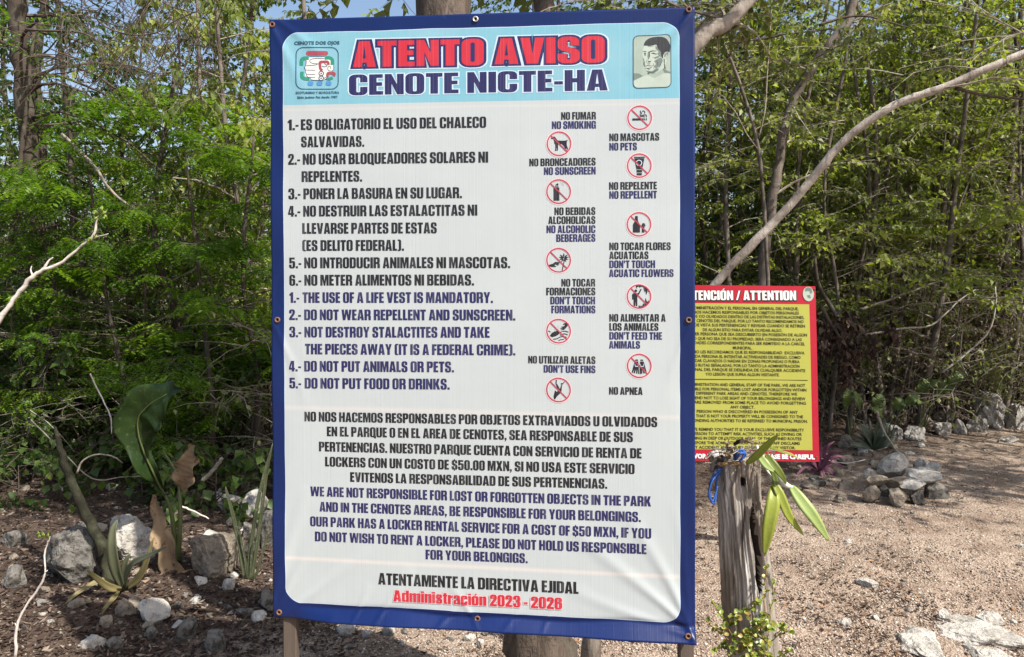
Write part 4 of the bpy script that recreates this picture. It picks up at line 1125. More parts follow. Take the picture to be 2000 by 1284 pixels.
def rock_mesh(seed, sx, sy, sz, mat, cuts=9, sub=3, rough=.06, flat=0.0):
    rg = random.Random(seed)
    bm = bmesh.new()
    bmesh.ops.create_icosphere(bm, subdivisions=sub, radius=1.0)
    planes = []
    for _ in range(cuts):
        n = Vector((rg.gauss(0, 1), rg.gauss(0, 1), rg.gauss(0, .8))).normalized()
        planes.append((n, rg.uniform(.46, .80)))
    if flat: planes.append((Vector((rg.uniform(-.1, .1), rg.uniform(-.1, .1), 1)).normalized(), flat))
    o = Vector((rg.random() * 50, rg.random() * 50, rg.random() * 50))
    for v in bm.verts:
        p = v.co.copy()
        for n, d in planes:
            k = p.dot(n) - d
            if k > 0: p -= n * k * .97
        p *= 1 + rough * noise.noise(p * 2.6 + o) * 2.4 + rough * 1.1 * noise.noise(p * 6 + o) + rough * .7 * noise.noise(p * 15 + o)
        v.co = p
    xs_ = [v.co for v in bm.verts]
    mn = [min(c[i] for c in xs_) for i in range(3)]; mx = [max(c[i] for c in xs_) for i in range(3)]
    for v in bm.verts:
        v.co = Vector([((v.co[i] - mn[i]) / (mx[i] - mn[i]) - .5) * s for i, s in enumerate((sx, sy, sz))])
    me = bpy.data.meshes.new('rock')
    bm.to_mesh(me); bm.free()
    me.materials.append(mat)
    return me

ROCKN = [0]
def rock_px(x0, y0, x1, y1, label, mat, group=None, depth=None, name='rock', thick=None, sink=.3, rot=0.0, cuts=9, flat=0.0, sub=3, rough=.06, cat='rock'):
    """a stone filling a pixel box of the photograph, standing on the ground (or at the given distance)"""
    ROCKN[0] += 1
    d = depth or gpt((x0 + x1) / 2, y1 - (y1 - y0) * .12).y
    k = d / F
    w, h = (x1 - x0) * k, (y1 - y0) * k
    th = thick or max(w * .8, h * .8)
    me = rock_mesh(100 + ROCKN[0], w, th, h * (1 + sink), mat, cuts, sub, rough, flat)
    c = at((x0 + x1) / 2, (y0 + y1) / 2, d + th * .35)
    c = EYE + (c - EYE) * ((d) / (d + th * .35)) + Vector((0, th * .35, -h * sink * .5))
    o = link(name, me)
    o.location = c
    o.rotation_euler = (0, rot, 0)
    tag(o, label, cat, group)
    return o

for a in (
 (48, 1036, 186, 1158, 'large rough grey boulder beside the mossy leaning stem at left', M_rgrey, None, None, 'boulder'),
 (188, 1012, 302, 1106, 'broad pale limestone block behind the agave with a bright sunlit top', M_rpale, None, None, 'boulder'),
 (352, 1044, 468, 1140, 'angular brown stained boulder right of the dry hanging leaf', M_rbrown, None, None, 'boulder'),
 (-10, 1040, 46, 1072, 'dark grey rock at the left edge behind the large boulder', M_rgrey),
 (152, 1058, 184, 1090, 'small white stone between the grey boulder and the mossy stem', M_rpale),
 (262, 1177, 324, 1228, 'clean white chiselled stone in front of the agave', M_rpale),
 (213, 1173, 259, 1211, 'grey white stone just left of the chiselled white stone', M_rbrown),
 (280, 1224, 306, 1252, 'small pointed grey stone below the chiselled white stone', M_rgrey),
 (339, 1210, 379, 1260, 'thin upright curved slab of grey stone in the dark soil', M_rgrey),
 (150, 1244, 198, 1272, 'flat pale stone near the lower left corner of the soil', M_rpale),
 (198, 1248, 236, 1274, 'knobbly grey stone next to the flat pale corner stone', M_rgrey),
 (130, 1172, 162, 1192, 'low tan stone amid the litter left of the agave', M_rbrown),
 (189, 1206, 216, 1228, 'little brown stone below the agave leaves', M_rbrown),
 (432, 1130, 456, 1156, 'small whitish stone right of the brown stained boulder', M_rpale),
 (444, 1120, 465, 1134, 'tiny pale stone touching the brown stained boulder', M_rpale),
 (394, 1236, 438, 1282, 'split grey stone standing on edge near the left banner post', M_rgrey),
 (336, 1176, 356, 1194, 'small grey stone beneath the tattered dry leaf', M_rgrey),
 (500, 1150, 538, 1200, 'grey rock half hidden by the left edge of the blue border', M_rgrey),
 (455, 1192, 490, 1210, 'flat grey stone lying in the soil under the snake plants', M_rgrey),
 (466, 928, 486, 958, 'round mossy stone behind the upper snake plant leaf', M_rbrown),
 (418, 968, 470, 1000, 'pale rock low behind the heart shaped leaf', M_rpale),
 (468, 958, 520, 1022, 'tall pale jagged rock behind the snake plants', M_rpale),
 (500, 1000, 540, 1080, 'grey rock between the snake plants and the banner', M_rgrey),
 (462, 1020, 506, 1084, 'shadowed grey rock below the tall jagged rock', M_rgrey),
 (0, 1110, 40, 1160, 'dark rock low at the left edge of the picture', M_rgrey),
 (140, 1030, 152, 1050, 'tiny upright pale stone behind the mossy stem', M_rpale),
 # under and beside the banner
 (744, 1222, 772, 1246, 'white stone standing on the gravel under the banner', M_rpale),
 (706, 1232, 726, 1250, 'small pale stone left of the white stone under the banner', M_rpale),
 (654, 1224, 692, 1244, 'grey white flat stone on the gravel under the banner', M_rpale),
 (905, 1240, 930, 1256, 'little white stone right beneath the lower eyelet', M_rpale),
 (928, 1250, 946, 1266, 'small white pebble left of the dark trunk', M_rpale),
 # the path on the right
 (1744, 1218, 1850, 1300, 'smooth pale slab bedded in the path near the lower edge', M_rpale, None, None, 'rock'),
 (1832, 1210, 1980, 1264, 'long pale slab bedded in the path right of the smooth slab', M_rpale, None, None, 'rock'),
 (1916, 1202, 1970, 1232, 'angular white stone lying behind the long slab', M_rpale),
 (1833, 1192, 1862, 1216, 'triangular white stone standing behind the long slab', M_rpale),
 (1890, 1266, 2010, 1320, 'rounded pale slab in the lower right corner', M_rpale),
 (1678, 1134, 1720, 1150, 'thin white stone chip lying in the middle of the path', M_rpale),
 (1640, 1210, 1666, 1226, 'small white stone in the gravel right of the stump', M_rpale),
 (1980, 1250, 2010, 1272, 'white stone at the right edge beside the long slab', M_rpale),
 (1586, 938, 1614, 952, 'grey stone in the litter below the yellow notice', M_rgrey),
 (1632, 966, 1660, 986, 'brown stone in the litter left of the stone ring', M_rbrown),
 (1568, 944, 1604, 958, 'flat pale stone in the litter below the yellow notice', M_rbrown),
 (1644, 892, 1680, 912, 'pale stone behind the litter beside the purple leaved plant', M_rbrown),
):
    kw = {}
    big = a[2] - a[0] > 90 and a[3] < 1180
    if big: kw = dict(sub=5, rough=.085, cuts=11)
    o = rock_px(*a[:6], name='rock' if len(a) < 9 else a[8], **kw)
    if 'bedded' in a[4] or 'corner' in a[4] and 'slab' in a[4]:      # slabs lie flush in the path: seen from above
        p0, p1 = gpt((a[0] + a[2]) / 2, a[3]), gpt((a[0] + a[2]) / 2, a[1])
        w_ = (gpt(a[2], (a[1] + a[3]) / 2) - gpt(a[0], (a[1] + a[3]) / 2)).length
        o.data = rock_mesh(500 + a[0], w_, (p1 - p0).length * 1.05, .09, a[5], 10, 4, .09, .5)
        q = (p0 + p1) / 2
        o.location = (q.x, q.y, gh(q.x, q.y) - .012)

# the small ring of stacked stones: each stone rests on the ones below
for x0, y0, x1, y1, d, lab, m in (
 (1687, 947, 1726, 984, 5.25, 'squarish base stone at the left front of the stone ring', M_rbrown),
 (1738, 958, 1784, 994, 5.15, 'broad base stone at the front middle of the stone ring', M_rbrown),
 (1782, 957, 1816, 988, 5.22, 'rough dark base stone right of the front middle of the ring', M_rgrey),
 (1808, 944, 1860, 986, 5.35, 'dark shaded base stone at the right end of the ring', M_rgrey),
 (1716, 944, 1748, 984, 5.42, 'shaded filler stone in the gap of the front of the ring', M_rgrey),
 (1690, 932, 1742, 950, 5.27, 'tan flat capping stone on the left front of the ring', M_rbrown),
 (1738, 938, 1796, 961, 5.25, 'dark flat stone lying across the front of the ring', M_rbrown),
 (1778, 923, 1850, 948, 5.30, 'wide grey flat stone capping the right of the ring', M_rpale),
 (1760, 940, 1818, 958, 5.20, 'slim pale stone laid diagonally on the ring', M_rpale),
 (1720, 892, 1790, 940, 5.45, 'big slanted white stone on top of the ring', M_rpale),
 (1687, 916, 1712, 936, 5.5, 'small white stone at the back left of the ring', M_rpale),
 (1706, 903, 1738, 920, 5.75, 'pale low stone behind the slanted white stone', M_rbrown),
 (1790, 895, 1816, 918, 5.7, 'upright pale stone at the back of the ring', M_rpale),
 (1812, 905, 1842, 928, 5.6, 'pointed grey white stone at the back right of the ring', M_rpale),
 (1796, 914, 1824, 928, 5.5, 'white cobble in the middle of the ring', M_rpale)):
    rock_px(x0, y0, x1, y1, lab, m, 'stones of the small stacked ring', d, 'ring_stone', sink=.1, rot=(-.25 if 'slanted' in lab else 0), flat=(.5 if 'flat' in lab else 0), cat='stone')

# rubble wall at the forest edge on the right
for x0, y0, x1, y1, lab, m in (
 (1914, 768, 1972, 846, 'tall leaning grey boulder at the left end of the rubble wall', M_rwall),
 (1956, 758, 1994, 796, 'mottled grey boulder on top of the rubble wall', M_rwall),
 (1974, 790, 2022, 846, 'big rounded grey boulder at the right picture edge', M_rwall),
 (1988, 752, 2030, 800, 'grey boulder high at the right picture edge', M_rwall),
 (1896, 812, 1934, 850, 'squat grey boulder before the tall leaning boulder', M_rwall),
 (1866, 818, 1896, 852, 'dark shaded boulder in the middle of the rubble wall', M_rwall),
 (1828, 802, 1870, 828, 'pale flat rock in the middle of the rubble wall', M_rbrown),
 (1826, 824, 1868, 854, 'dark low rock under the pale flat rock', M_rwall),
 (1768, 832, 1814, 866, 'dark rock in the rubble below the green sapling', M_rwall),
 (1732, 824, 1768, 864, 'grey rock behind the stone ring with a flat face', M_rwall),
 (1790, 812, 1832, 836, 'pale rock lying back in the rubble', M_rbrown),
 (1700, 846, 1736, 872, 'brown rock beside the dark agave', M_rbrown),
 (1958, 855, 1992, 867, 'flat white stone on the shaded path end', M_rpale),
 (1640, 850, 1672, 880, 'dark brown rock behind the purple leaved plant', M_rbrown)):
    rock_px(x0, y0, x1, y1, lab, m, 'rocks of the low rubble wall', name='wall_rock', sink=.35, cat='rock', rot=.35 * math.sin(x0 * 1.7), cuts=7, sub=4, rough=.10)

# many small loose stones, alike enough to share a label
small = [rock_mesh(900 + i, .05, .042, .032, (M_rbrown, M_rgrey, M_rpale)[i % 3], 8, 2) for i in range(6)]
def loose(n, sampler, label, group, s0, s1, seedmat=None):
    x, y = sampler(n)
    for i in range(n):
        o = link('loose_stone', small[rng.integers(0, 6)])
        s = s0 + (s1 - s0) * rng.random() ** 2
        o.scale = (s, s * rng.uniform(.8, 1.1), s * rng.uniform(.8, 1.2))
        o.location = (x[i], y[i], gh(x[i], y[i]) + .004 * s)
        o.rotation_euler = (rng.uniform(-.3, .3), rng.uniform(-.3, .3), rng.uniform(0, 6.28))
        tag(o, label, 'stone', group)
loose(55, frame_sampler(0, 530, 1090, 1290, lambda x, y: y > 0), 'small loose limestone piece lying in the dark soil left of the banner', 'loose stones in the soil at left', .5, 1.7)
loose(40, frame_sampler(560, 1380, 1215, 1300, lambda x, y: y > 0), 'small loose stone on the gravel below the banner', 'loose stones below the banner', .35, .9)
loose(60, frame_sampler(1380, 2050, 900, 1290, lambda x, y: y > 0), 'small loose stone on the gravel path right of the stump', 'loose stones on the path', .35, 1.0)
loose(45, frame_sampler(1560, 2050, 840, 960, lambda x, y: path_e(x, y) > -.4), 'small rubble stone among the litter at the forest edge', 'rubble at the forest edge', .8, 2.6)
loose(50, frame_sampler(0, 540, 960, 1120, lambda x, y: y > 0), 'small rubble stone in the forest litter behind the boulders', 'rubble behind the boulders', .8, 2.4)

# ================================================================== trees
M_bark_pale = bark_mat('pale_bark', (.54, .49, .44), (.42, .37, .33), (.26, .22, .19), 8, .25, .7, .012)
M_bark_grey = bark_mat('grey_bark', (.19, .16, .135), (.125, .105, .088), (.07, .058, .047), 8, .25, .7, .012)
M_bark_tan = bark_mat('tan_bark', (.29, .25, .215), (.20, .17, .145), (.11, .09, .075), 8, .25, .7, .012)
M_bark_dark = bark_mat('dark_bark', (.075, .058, .045), (.045, .035, .028), (.10, .09, .07), 7, .25, .8, .012)
M_bark_big = bark_mat('furrowed_bark', (.14, .11, .09), (.065, .05, .04), (.10, .085, .07), 9, .10, 1.0, .02)
M_twig = bark_mat('twig_bark', (.34, .30, .25), (.25, .215, .175), (.15, .125, .10), 10, .3, .3, .005)
M_twig_d = bark_mat('dark_twig_bark', (.13, .10, .08), (.08, .062, .05), (.05, .038, .03), 10, .3, .3, .005)
M_moss = bark_mat('mossy_bark', (.028, .028, .016), (.014, .012, .009), (.06, .062, .038), 10, .4, .9, .015)

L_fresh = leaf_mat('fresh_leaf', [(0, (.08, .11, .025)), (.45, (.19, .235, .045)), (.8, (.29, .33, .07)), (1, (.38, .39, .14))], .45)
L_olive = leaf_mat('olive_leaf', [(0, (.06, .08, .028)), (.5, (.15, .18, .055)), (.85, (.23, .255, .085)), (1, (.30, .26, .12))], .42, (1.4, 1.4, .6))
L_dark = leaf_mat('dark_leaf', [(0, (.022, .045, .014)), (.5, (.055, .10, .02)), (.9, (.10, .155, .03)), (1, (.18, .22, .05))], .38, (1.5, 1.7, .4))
L_fern = leaf_mat('feathery_leaf', [(0, (.03, .07, .010)), (.45, (.085, .165, .015)), (.8, (.17, .27, .022)), (1, (.25, .36, .04))], .48, (1.5, 1.6, .35))
L_dry = leaf_mat('dead_leaf', [(0, (.03, .018, .012)), (.5, (.075, .045, .03)), (.85, (.14, .09, .06)), (1, (.24, .17, .11))], .2, (1.2, .8, .5), .7)

L_dryb = leaf_mat('brown_brush_leaf', [(0, (.07, .05, .035)), (.5, (.17, .125, .09)), (.9, (.29, .23, .17)), (1, (.36, .31, .22))], .3, (1.1, .95, .8), .7)
def unit(v): return v / np.maximum(np.linalg.norm(v, axis=-1, keepdims=True), 1e-9)

def leaf_quads(base, direc, size, width, rg, fold=.35, up=None):
    """each leaf: four points, folded along its midrib -> V (n*4,3), T (n*2,3)"""
    n = len(base)
    d = unit(direc)
    ref = np.tile(np.array([0, 0, 1.0]), (n, 1)) + rg.normal(0, .55, (n, 3)) if up is None else up
    side = unit(np.cross(d, ref)); nor = unit(np.cross(side, d))
    s = size[:, None]; w = width[:, None]
    mid = base + d * s * .45
    tip = base + d * s - nor * s * .12
    l = mid + side * w + nor * w * fold; r = mid - side * w + nor * w * fold
    V = np.stack([base, l, tip, r], 1).reshape(-1, 3)
    b = (np.arange(n) * 4)[:, None]
    T = np.concatenate([b + np.array([[0, 1, 2]]), b + np.array([[0, 2, 3]])], 1).reshape(-1, 3)
    return V, T

def build_tree(name, mats, seed, trunk, r0, r1, nb=14, blen=1.5, tw=6, leaves=14, lsize=.055, lwid=.32, droop=.5, up=.5, kind='leaf', t0=.2,
               sub=5, clump=.5, flat=.0, branch_r=.35, bare=0.0, azi=None, tlen=.45, side_n=6):
    """-> (trunk mesh, branch mesh, crown mesh); trunk is a list of points relative to the base"""
    rg = np.random.default_rng(seed); pr = random.Random(seed)
    tv, tf = [], []
    tp = spline(trunk, max(10, len(trunk) * 7))
    N = len(tp)
    rad = [r0 + (r1 - r0) * (i / (N - 1)) ** .8 for i in range(N)]
    rad[0] *= 1.25
    jit = [p + Vector((pr.uniform(-1, 1), pr.uniform(-1, 1), 0)) * rad[i] * .2 for i, p in enumerate(tp)]
    rad = [r * (1 + .14 * noise.noise((i * .45, seed * 1.7, 0)) + (.12 if pr.random() < .1 else 0)) for i, r in enumerate(rad)]
    tube_into(tv, tf, jit, rad, 9, rough=.05, rng=pr)
    bv, bf = [], []
    TB, TD, TR = [], [], []      # leaf carriers: point, direction, clump value
    for i in range(nb):
        t = t0 + (1 - t0) * (i + pr.random()) / nb
        k = min(int(t * (N - 1)), N - 2); f = t * (N - 1) - k
        p = tp[k].lerp(tp[k + 1], f); rr = rad[k] * branch_r
        az = pr.uniform(0, 6.283) if azi is None else azi + pr.gauss(0, .55)
        L = blen * pr.uniform(.55, 1.15) * (1 - .35 * abs(t - .45))
        d = Vector((math.cos(az), math.sin(az), up * pr.uniform(.4, 1.4))).normalized()
        pts = [p.copy()]
        for s in range(sub):
            d = (d + Vector((pr.gauss(0, .16), pr.gauss(0, .16), pr.gauss(0, .12) - droop * .10 * s * (.3 if flat else 1)))).normalized()
            pts.append(pts[-1] + d * L / sub)
        tube_into(bv, bf, pts, [max(rr * (1 - .8 * j / sub), .0016) for j in range(sub + 1)], 5, cap=False)
        cl = pr.random()
        for j in range(tw):
            u = .25 + .75 * (j + pr.random()) / tw
            k2 = min(int(u * sub), sub - 1); q = pts[k2].lerp(pts[k2 + 1], u * sub - k2)
            bd = (pts[k2 + 1] - pts[k2]).normalized()
            sd = bd.cross(Vector((0, 0, 1))).normalized() * pr.choice((-1, 1))
            d2 = (bd * pr.uniform(.3, 1) + sd * pr.uniform(.4, 1.1) + Vector((0, 0, pr.uniform(-.3, .5) if not flat else pr.uniform(-.08, .12)))).normalized()
            tl = tlen * pr.uniform(.6, 1.3)
            tp2 = [q.copy()]
            for s in range(3):
                d2 = (d2 + Vector((pr.gauss(0, .15), pr.gauss(0, .15), -droop * .22))).normalized()
                tp2.append(tp2[-1] + d2 * tl / 3)
            tube_into(bv, bf, tp2, [.0032, .0025, .0018, .0010], 3, cap=False)
            if pr.random() < bare: continue
            cv = cl * clump + pr.random() * (1 - clump)
            m = leaves
            for q2 in range(m):
                u2 = (q2 + .6) / m; k3 = min(int(u2 * 3), 2)
                pos = tp2[k3].lerp(tp2[k3 + 1], u2 * 3 - k3)
                TB.append(pos); TD.append((tp2[k3 + 1] - tp2[k3]).normalized()); TR.append(cv)
    B = np.array([tuple(v) for v in TB]); D = np.array([tuple(v) for v in TD]); C = np.array(TR)
    n = len(B)
    if kind == 'leaf':
        side = unit(np.cross(D, rg.normal(0, 1, (n, 3)) + np.array([0, 0, 1.0])))
        sgn = np.where(np.arange(n) % 2 == 0, 1, -1)[:, None]
        dd = D * .45 + side * sgn * .8 + rg.normal(0, .35, (n, 3)) + np.array([0, 0, -droop * .9])
        sz = lsize * rg.uniform(.6, 1.25, n)
        V, T = leaf_quads(B + rg.normal(0, .006, (n, 3)), dd, sz, sz * lwid, rg)
        rr = np.repeat(np.clip(C * .8 + rg.random(n) * .35 - .08, 0, 1), 2)
    else:                                   # feathery: a midrib with paired leaflets
        side = unit(np.cross(D, np.array([0, 0, 1.0]) + rg.normal(0, .15, (n, 3))))
        sgn = np.where(np.arange(n) % 2 == 0, 1, -1)[:, None]
        dd = unit(D * .7 + side * sgn * .8 + rg.normal(0, .25, (n, 3)) + np.array([0, 0, -droop * .9 - .15]))
        Ls = lsize * rg.uniform(.7, 1.2, n)
        s2 = unit(np.cross(dd, np.array([0, 0, 1.0]) + rg.normal(0, .22, (n, 3))))
        m = side_n
        bs, ds, zs, cs = [], [], [], []
        for q in range(m):
            u = (q + .5) / m
            for sg in (1, -1):
                cpos = B + dd * (Ls * u)[:, None] - np.array([0, 0, 1.0]) * (Ls * u * u * .25)[:, None]
                bs.append(cpos); ds.append(s2 * sg + dd * .35 + np.array([0, 0, -.18]))
                zs.append(Ls * .40 * (1 - .5 * abs(u - .4))); cs.append(C)
        bs = np.concatenate(bs); ds = np.concatenate(ds); zs = np.concatenate(zs); cs = np.concatenate(cs)
        V, T = leaf_quads(bs, ds, zs, zs * .23, rg, .1, np.tile([0, 0, 1.0], (len(bs), 1)) + rg.normal(0, .45, (len(bs), 3)))
        rr = np.repeat(np.clip(cs * .85 + rg.random(len(bs)) * .2, 0, 1), 2)
    crown = mesh_np('crown', V, T, mats[2], rr)
    return mesh('trunk', tv, tf, mats[0], smooth=True), mesh('branches', bv, bf, mats[1]), crown, n

def plant_tree(parts, loc, label, cat='tree', name='tree', group=None, rz=0.0, s=1.0, sz=None):
    o = empty(name, loc, label, cat, group)
    o.rotation_euler = (0, 0, rz); o.scale = (s, s, sz or s)
    for nm, me in zip(('trunk', 'branches', 'crown'), parts[:3]):
        c = bpy.data.objects.new(nm, me); COL.objects.link(c); c.parent = o
    return o

def rel(pts_px, base):
    """pixels with distances -> points relative to a base point"""
    return [at(x, y, d) - base for x, y, d in pts_px]

# ---- one builder call per kind; the forest then uses copies
P_right = [
 build_tree('sapling', (M_bark_grey, M_twig, L_fresh), 11, [(0,0,0),(.08,.0,1.4),(-.05,.05,3.0),(.12,0,5.2)], .045, .014, 30, 1.05, 9, 15, .066, .27, .75, .6, t0=.16, tlen=.42),
 build_tree('sapling', (M_bark_grey, M_twig, L_olive), 12, [(0,0,0),(-.12,.0,1.3),(.1,.05,3.2),(0,0,5.6)], .055, .016, 30, 1.15, 9, 14, .070, .25, .9, .5, t0=.18, tlen=.45, bare=.12),
 build_tree('sapling', (M_bark_grey, M_twig, L_fresh), 13, [(0,0,0),(.2,.0,1.6),(.25,.1,3.4),(.5,0,5.4)], .038, .012, 28, 1.0, 9, 15, .060, .30, .6, .7, t0=.22, tlen=.40, bare=.1),
 build_tree('sapling', (M_bark_grey, M_twig_d, L_dark), 14, [(0,0,0),(-.05,.0,1.5),(.15,.1,3.6),(.1,0,6.0)], .06, .018, 32, 1.2, 8, 11, .070, .30, .8, .5, t0=.2, tlen=.45),
]
P_fern = [
 build_tree('feathery_tree', (M_bark_dark, M_twig_d, L_fern), 21, [(0,0,0),(.1,.05,1.3),(-.1,.0,2.8),(.1,0,4.6)], .06, .015, 20, 1.5, 7, 7, .17, .2, .55, .4, kind='fern', t0=.2, tlen=.5, clump=.7),
 build_tree('feathery_tree', (M_bark_dark, M_twig_d, L_fern), 22, [(0,0,0),(-.15,.05,1.2),(.05,.0,2.6),(.3,0,4.8)], .05, .014, 20, 1.6, 7, 7, .16, .2, .6, .35, kind='fern', t0=.15, tlen=.5, clump=.7),
]
P_fine = [
 build_tree('fine_leaved_tree', (M_bark_dark, M_twig_d, L_fern), 23, [(0,0,0),(.1,.05,1.2),(-.1,.0,2.6),(.1,0,4.2)], .05, .014, 30, 1.15, 9, 22, .034, .34, .5, .5, t0=.12, tlen=.42, clump=.75),
 build_tree('fine_leaved_tree', (M_bark_grey, M_twig, L_fresh), 24, [(0,0,0),(-.1,.05,1.3),(.1,.0,2.8),(.2,0,4.6)], .045, .013, 26, 1.1, 8, 13, .075, .36, 1.0, .4, t0=.2, tlen=.42, clump=.75),
]
P_bare = build_tree('thin_tree', (M_bark_grey, M_twig, L_olive), 31, [(0,0,0),(.1,.0,1.6),(.0,.1,3.4),(.25,0,5.6)], .032, .010, 22, .9, 8, 5, .05, .25, .8, .7, t0=.12, tlen=.5, bare=.6)
P_low = build_tree('vine', (M_twig_d, M_twig_d, L_dark), 44, [(0,0,0),(.02,0,.12),(.03,0,.3)], .006, .003, 12, .55, 5, 4, .062, .45, .9, .6, t0=.05, tlen=.25)
P_shrub = [
 build_tree('shrub', (M_bark_dark, M_twig_d, L_dark), 41, [(0,0,0),(.05,0,.4),(.0,.05,.9)], .014, .006, 22, .75, 6, 9, .06, .34, .5, .8, t0=.05, tlen=.3),
 build_tree('shrub', (M_bark_dark, M_twig_d, L_fern), 42, [(0,0,0),(.05,0,.5),(.1,.05,1.1)], .014, .006, 16, .8, 6, 6, .14, .3, .4, .5, kind='fern', t0=.1, flat=1, tlen=.3, side_n=5),
 build_tree('shrub', (M_bark_grey, M_twig, L_olive), 43, [(0,0,0),(.05,0,.5),(.1,.05,1.2)], .012, .005, 20, .8, 7, 4, .045, .3, .6, .9, t0=.05, tlen=.35, bare=.45),
]

# ---- the named trees of the photograph
def special(name, label, pts, r0, r1, mats, seed, cat='tree', **k):
    base = at(*pts[0])
    if pts[0][1] > 600: base = Vector((base.x, base.y, min(base.z, gh(base.x, base.y) - .02)))
    q = [at(*p) - base for p in pts]
    q[0] = Vector((0, 0, 0))
    return plant_tree(build_tree(name, mats, seed, q, r0, r1, **k), base, label, cat, name)

# big trunk behind the banner, its pale limb going up to the right
special('furrowed_tree', 'thick furrowed brown tree rising behind the middle of the big banner', [(1052, 1480, 2.62), (1055, 1284, 2.62), (1030, 900, 2.62), (930, 400, 2.60), (858, 0, 2.62), (830, -300, 2.7), (840, -700, 2.8), (880, -1300, 2.9)],
        .118, .085, (M_bark_big, M_twig, L_olive), 51, nb=26, blen=2.2, tw=10, leaves=13, lsize=.085, lwid=.36, t0=.74, up=.25, droop=.35, tlen=.6, azi=.95)
special('limb_tree', 'pale slanting tree limb rising past the upper right banner corner', [(1150, 760, 2.95), (1230, 380, 3.0), (1356, 95, 3.05), (1420, 45, 3.1), (1475, -20, 3.15), (1560, -160, 3.3)],
        .034, .027, (M_bark_tan, M_twig, L_olive), 52, nb=16, blen=.85, tw=6, leaves=8, lsize=.045, t0=.5, up=.5, droop=.6, branch_r=.28, azi=1.4)
special('leaning_tree', 'slender pale leaning tree sweeping from the yellow notice up to the right edge', [(1230, 900, 5.4), (1310, 690, 5.1), (1400, 552, 4.9), (1545, 400, 4.8), (1640, 285, 4.7), (1740, 210, 4.6), (1850, 168, 4.5), (2000, 105, 4.4), (2150, 60, 4.3)],
        .031, .020, (M_bark_pale, M_twig, L_fresh), 53, nb=7, blen=.7, tw=5, leaves=8, lsize=.045, t0=.72, up=.3, branch_r=.3, droop=.6)
special('twin_stem_tree', 'dark forked tree standing behind the middle of the leaning tree', [(1478, 860, 7.0), (1488, 560, 7.0), (1516, 350, 7.0), (1550, 195, 7.0), (1622, 85, 6.9), (1663, 20, 6.9), (1668, -150, 6.9)],
        .052, .036, (M_bark_grey, M_twig, L_olive), 54, nb=16, blen=1.0, tw=7, leaves=9, lsize=.06, t0=.3, up=.5, branch_r=.25)
special('slim_tree', 'slim grey tree rising left of the forked tree behind the leaning one', [(1506, 860, 6.4), (1500, 560, 6.4), (1482, 300, 6.4), (1440, 150, 6.4), (1390, 30, 6.3), (1370, -100, 6.3)],
        .018, .012, (M_bark_grey, M_twig, L_olive), 55, nb=14, blen=.9, tw=7, leaves=9, lsize=.055, t0=.35, up=.5, branch_r=.3)
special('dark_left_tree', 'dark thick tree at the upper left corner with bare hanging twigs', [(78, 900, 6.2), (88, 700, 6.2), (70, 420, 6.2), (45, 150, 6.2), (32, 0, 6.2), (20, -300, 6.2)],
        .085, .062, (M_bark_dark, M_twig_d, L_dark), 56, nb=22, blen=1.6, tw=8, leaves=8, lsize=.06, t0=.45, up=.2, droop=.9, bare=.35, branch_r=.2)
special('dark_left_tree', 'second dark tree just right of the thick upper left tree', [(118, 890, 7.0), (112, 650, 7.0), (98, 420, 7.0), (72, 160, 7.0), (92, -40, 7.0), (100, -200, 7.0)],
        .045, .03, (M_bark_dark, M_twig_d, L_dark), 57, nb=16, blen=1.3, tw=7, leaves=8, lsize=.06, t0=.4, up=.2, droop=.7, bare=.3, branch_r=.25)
for i, (x, yb, d, dx, lab, M, r) in enumerate((
  (1735, 830, 8.2, 12, 'straight grey trunk above the stone ring, left of a paler one', M_bark_grey, .045),
  (1772, 820, 9.0, -20, 'pale thin trunk right of the straight grey trunk', M_bark_tan, .035),
  (1852, 810, 8.6, -40, 'dark leaning trunk above the middle of the rubble wall', M_bark_dark, .05),
  (1900, 800, 8.8, 20, 'grey trunk above the left end of the rubble wall', M_bark_grey, .045),
  (1965, 790, 9.4, 10, 'pale trunk above the mottled boulder near the right edge', M_bark_tan, .05),
  (1995, 780, 8.4, -15, 'dark trunk at the right picture edge', M_bark_dark, .04),
  (1620, 850, 7.4, 35, 'thin bare trunk right of the yellow notice', M_bark_grey, .028),
  (1690, 840, 7.8, -30, 'thin leaning trunk behind the dead leaf cluster', M_bark_grey, .03),
  (1420, 850, 7.6, 10, 'grey trunk between the banner and the forked tree', M_bark_grey, .04),
  (1375, 850, 8.2, 25, 'slim dark trunk close to the right side of the banner', M_bark_dark, .035),
  (140, 880, 7.6, -20, 'slim dark trunk left of the feathery foliage', M_bark_dark, .04),
  (250, 870, 8.0, 25, 'slim grey trunk deep in the feathery foliage', M_bark_grey, .022),
  (360, 860, 8.6, -10, 'thin trunk behind the heart shaped leaf', M_bark_grey, .022),
  (455, 850, 8.0, 30, 'thin trunk near the left side of the banner', M_bark_dark, .035),
  (510, 850, 9.0, -15, 'pale thin trunk touching the left side of the banner', M_bark_tan, .03))):
    left = x < 700
    special('forest_tree', lab, [(x, yb, d), (x + dx * .5, yb - 250, d), (x - dx * .3, yb - 480, d), (x + dx, yb - 760, d), (x + dx * 2, yb - 1100, d)], r * .78, r * .42,
            (M, M_twig_d if left else M_twig, (L_dark, L_olive)[i % 2] if left else (L_fresh, L_olive)[i % 2]), 60 + i, nb=20, blen=1.2, tw=7, leaves=9, lsize=.062, t0=.28, up=.5, droop=.75, branch_r=.25, bare=(.75 if left and 200 < x < 400 else .1))

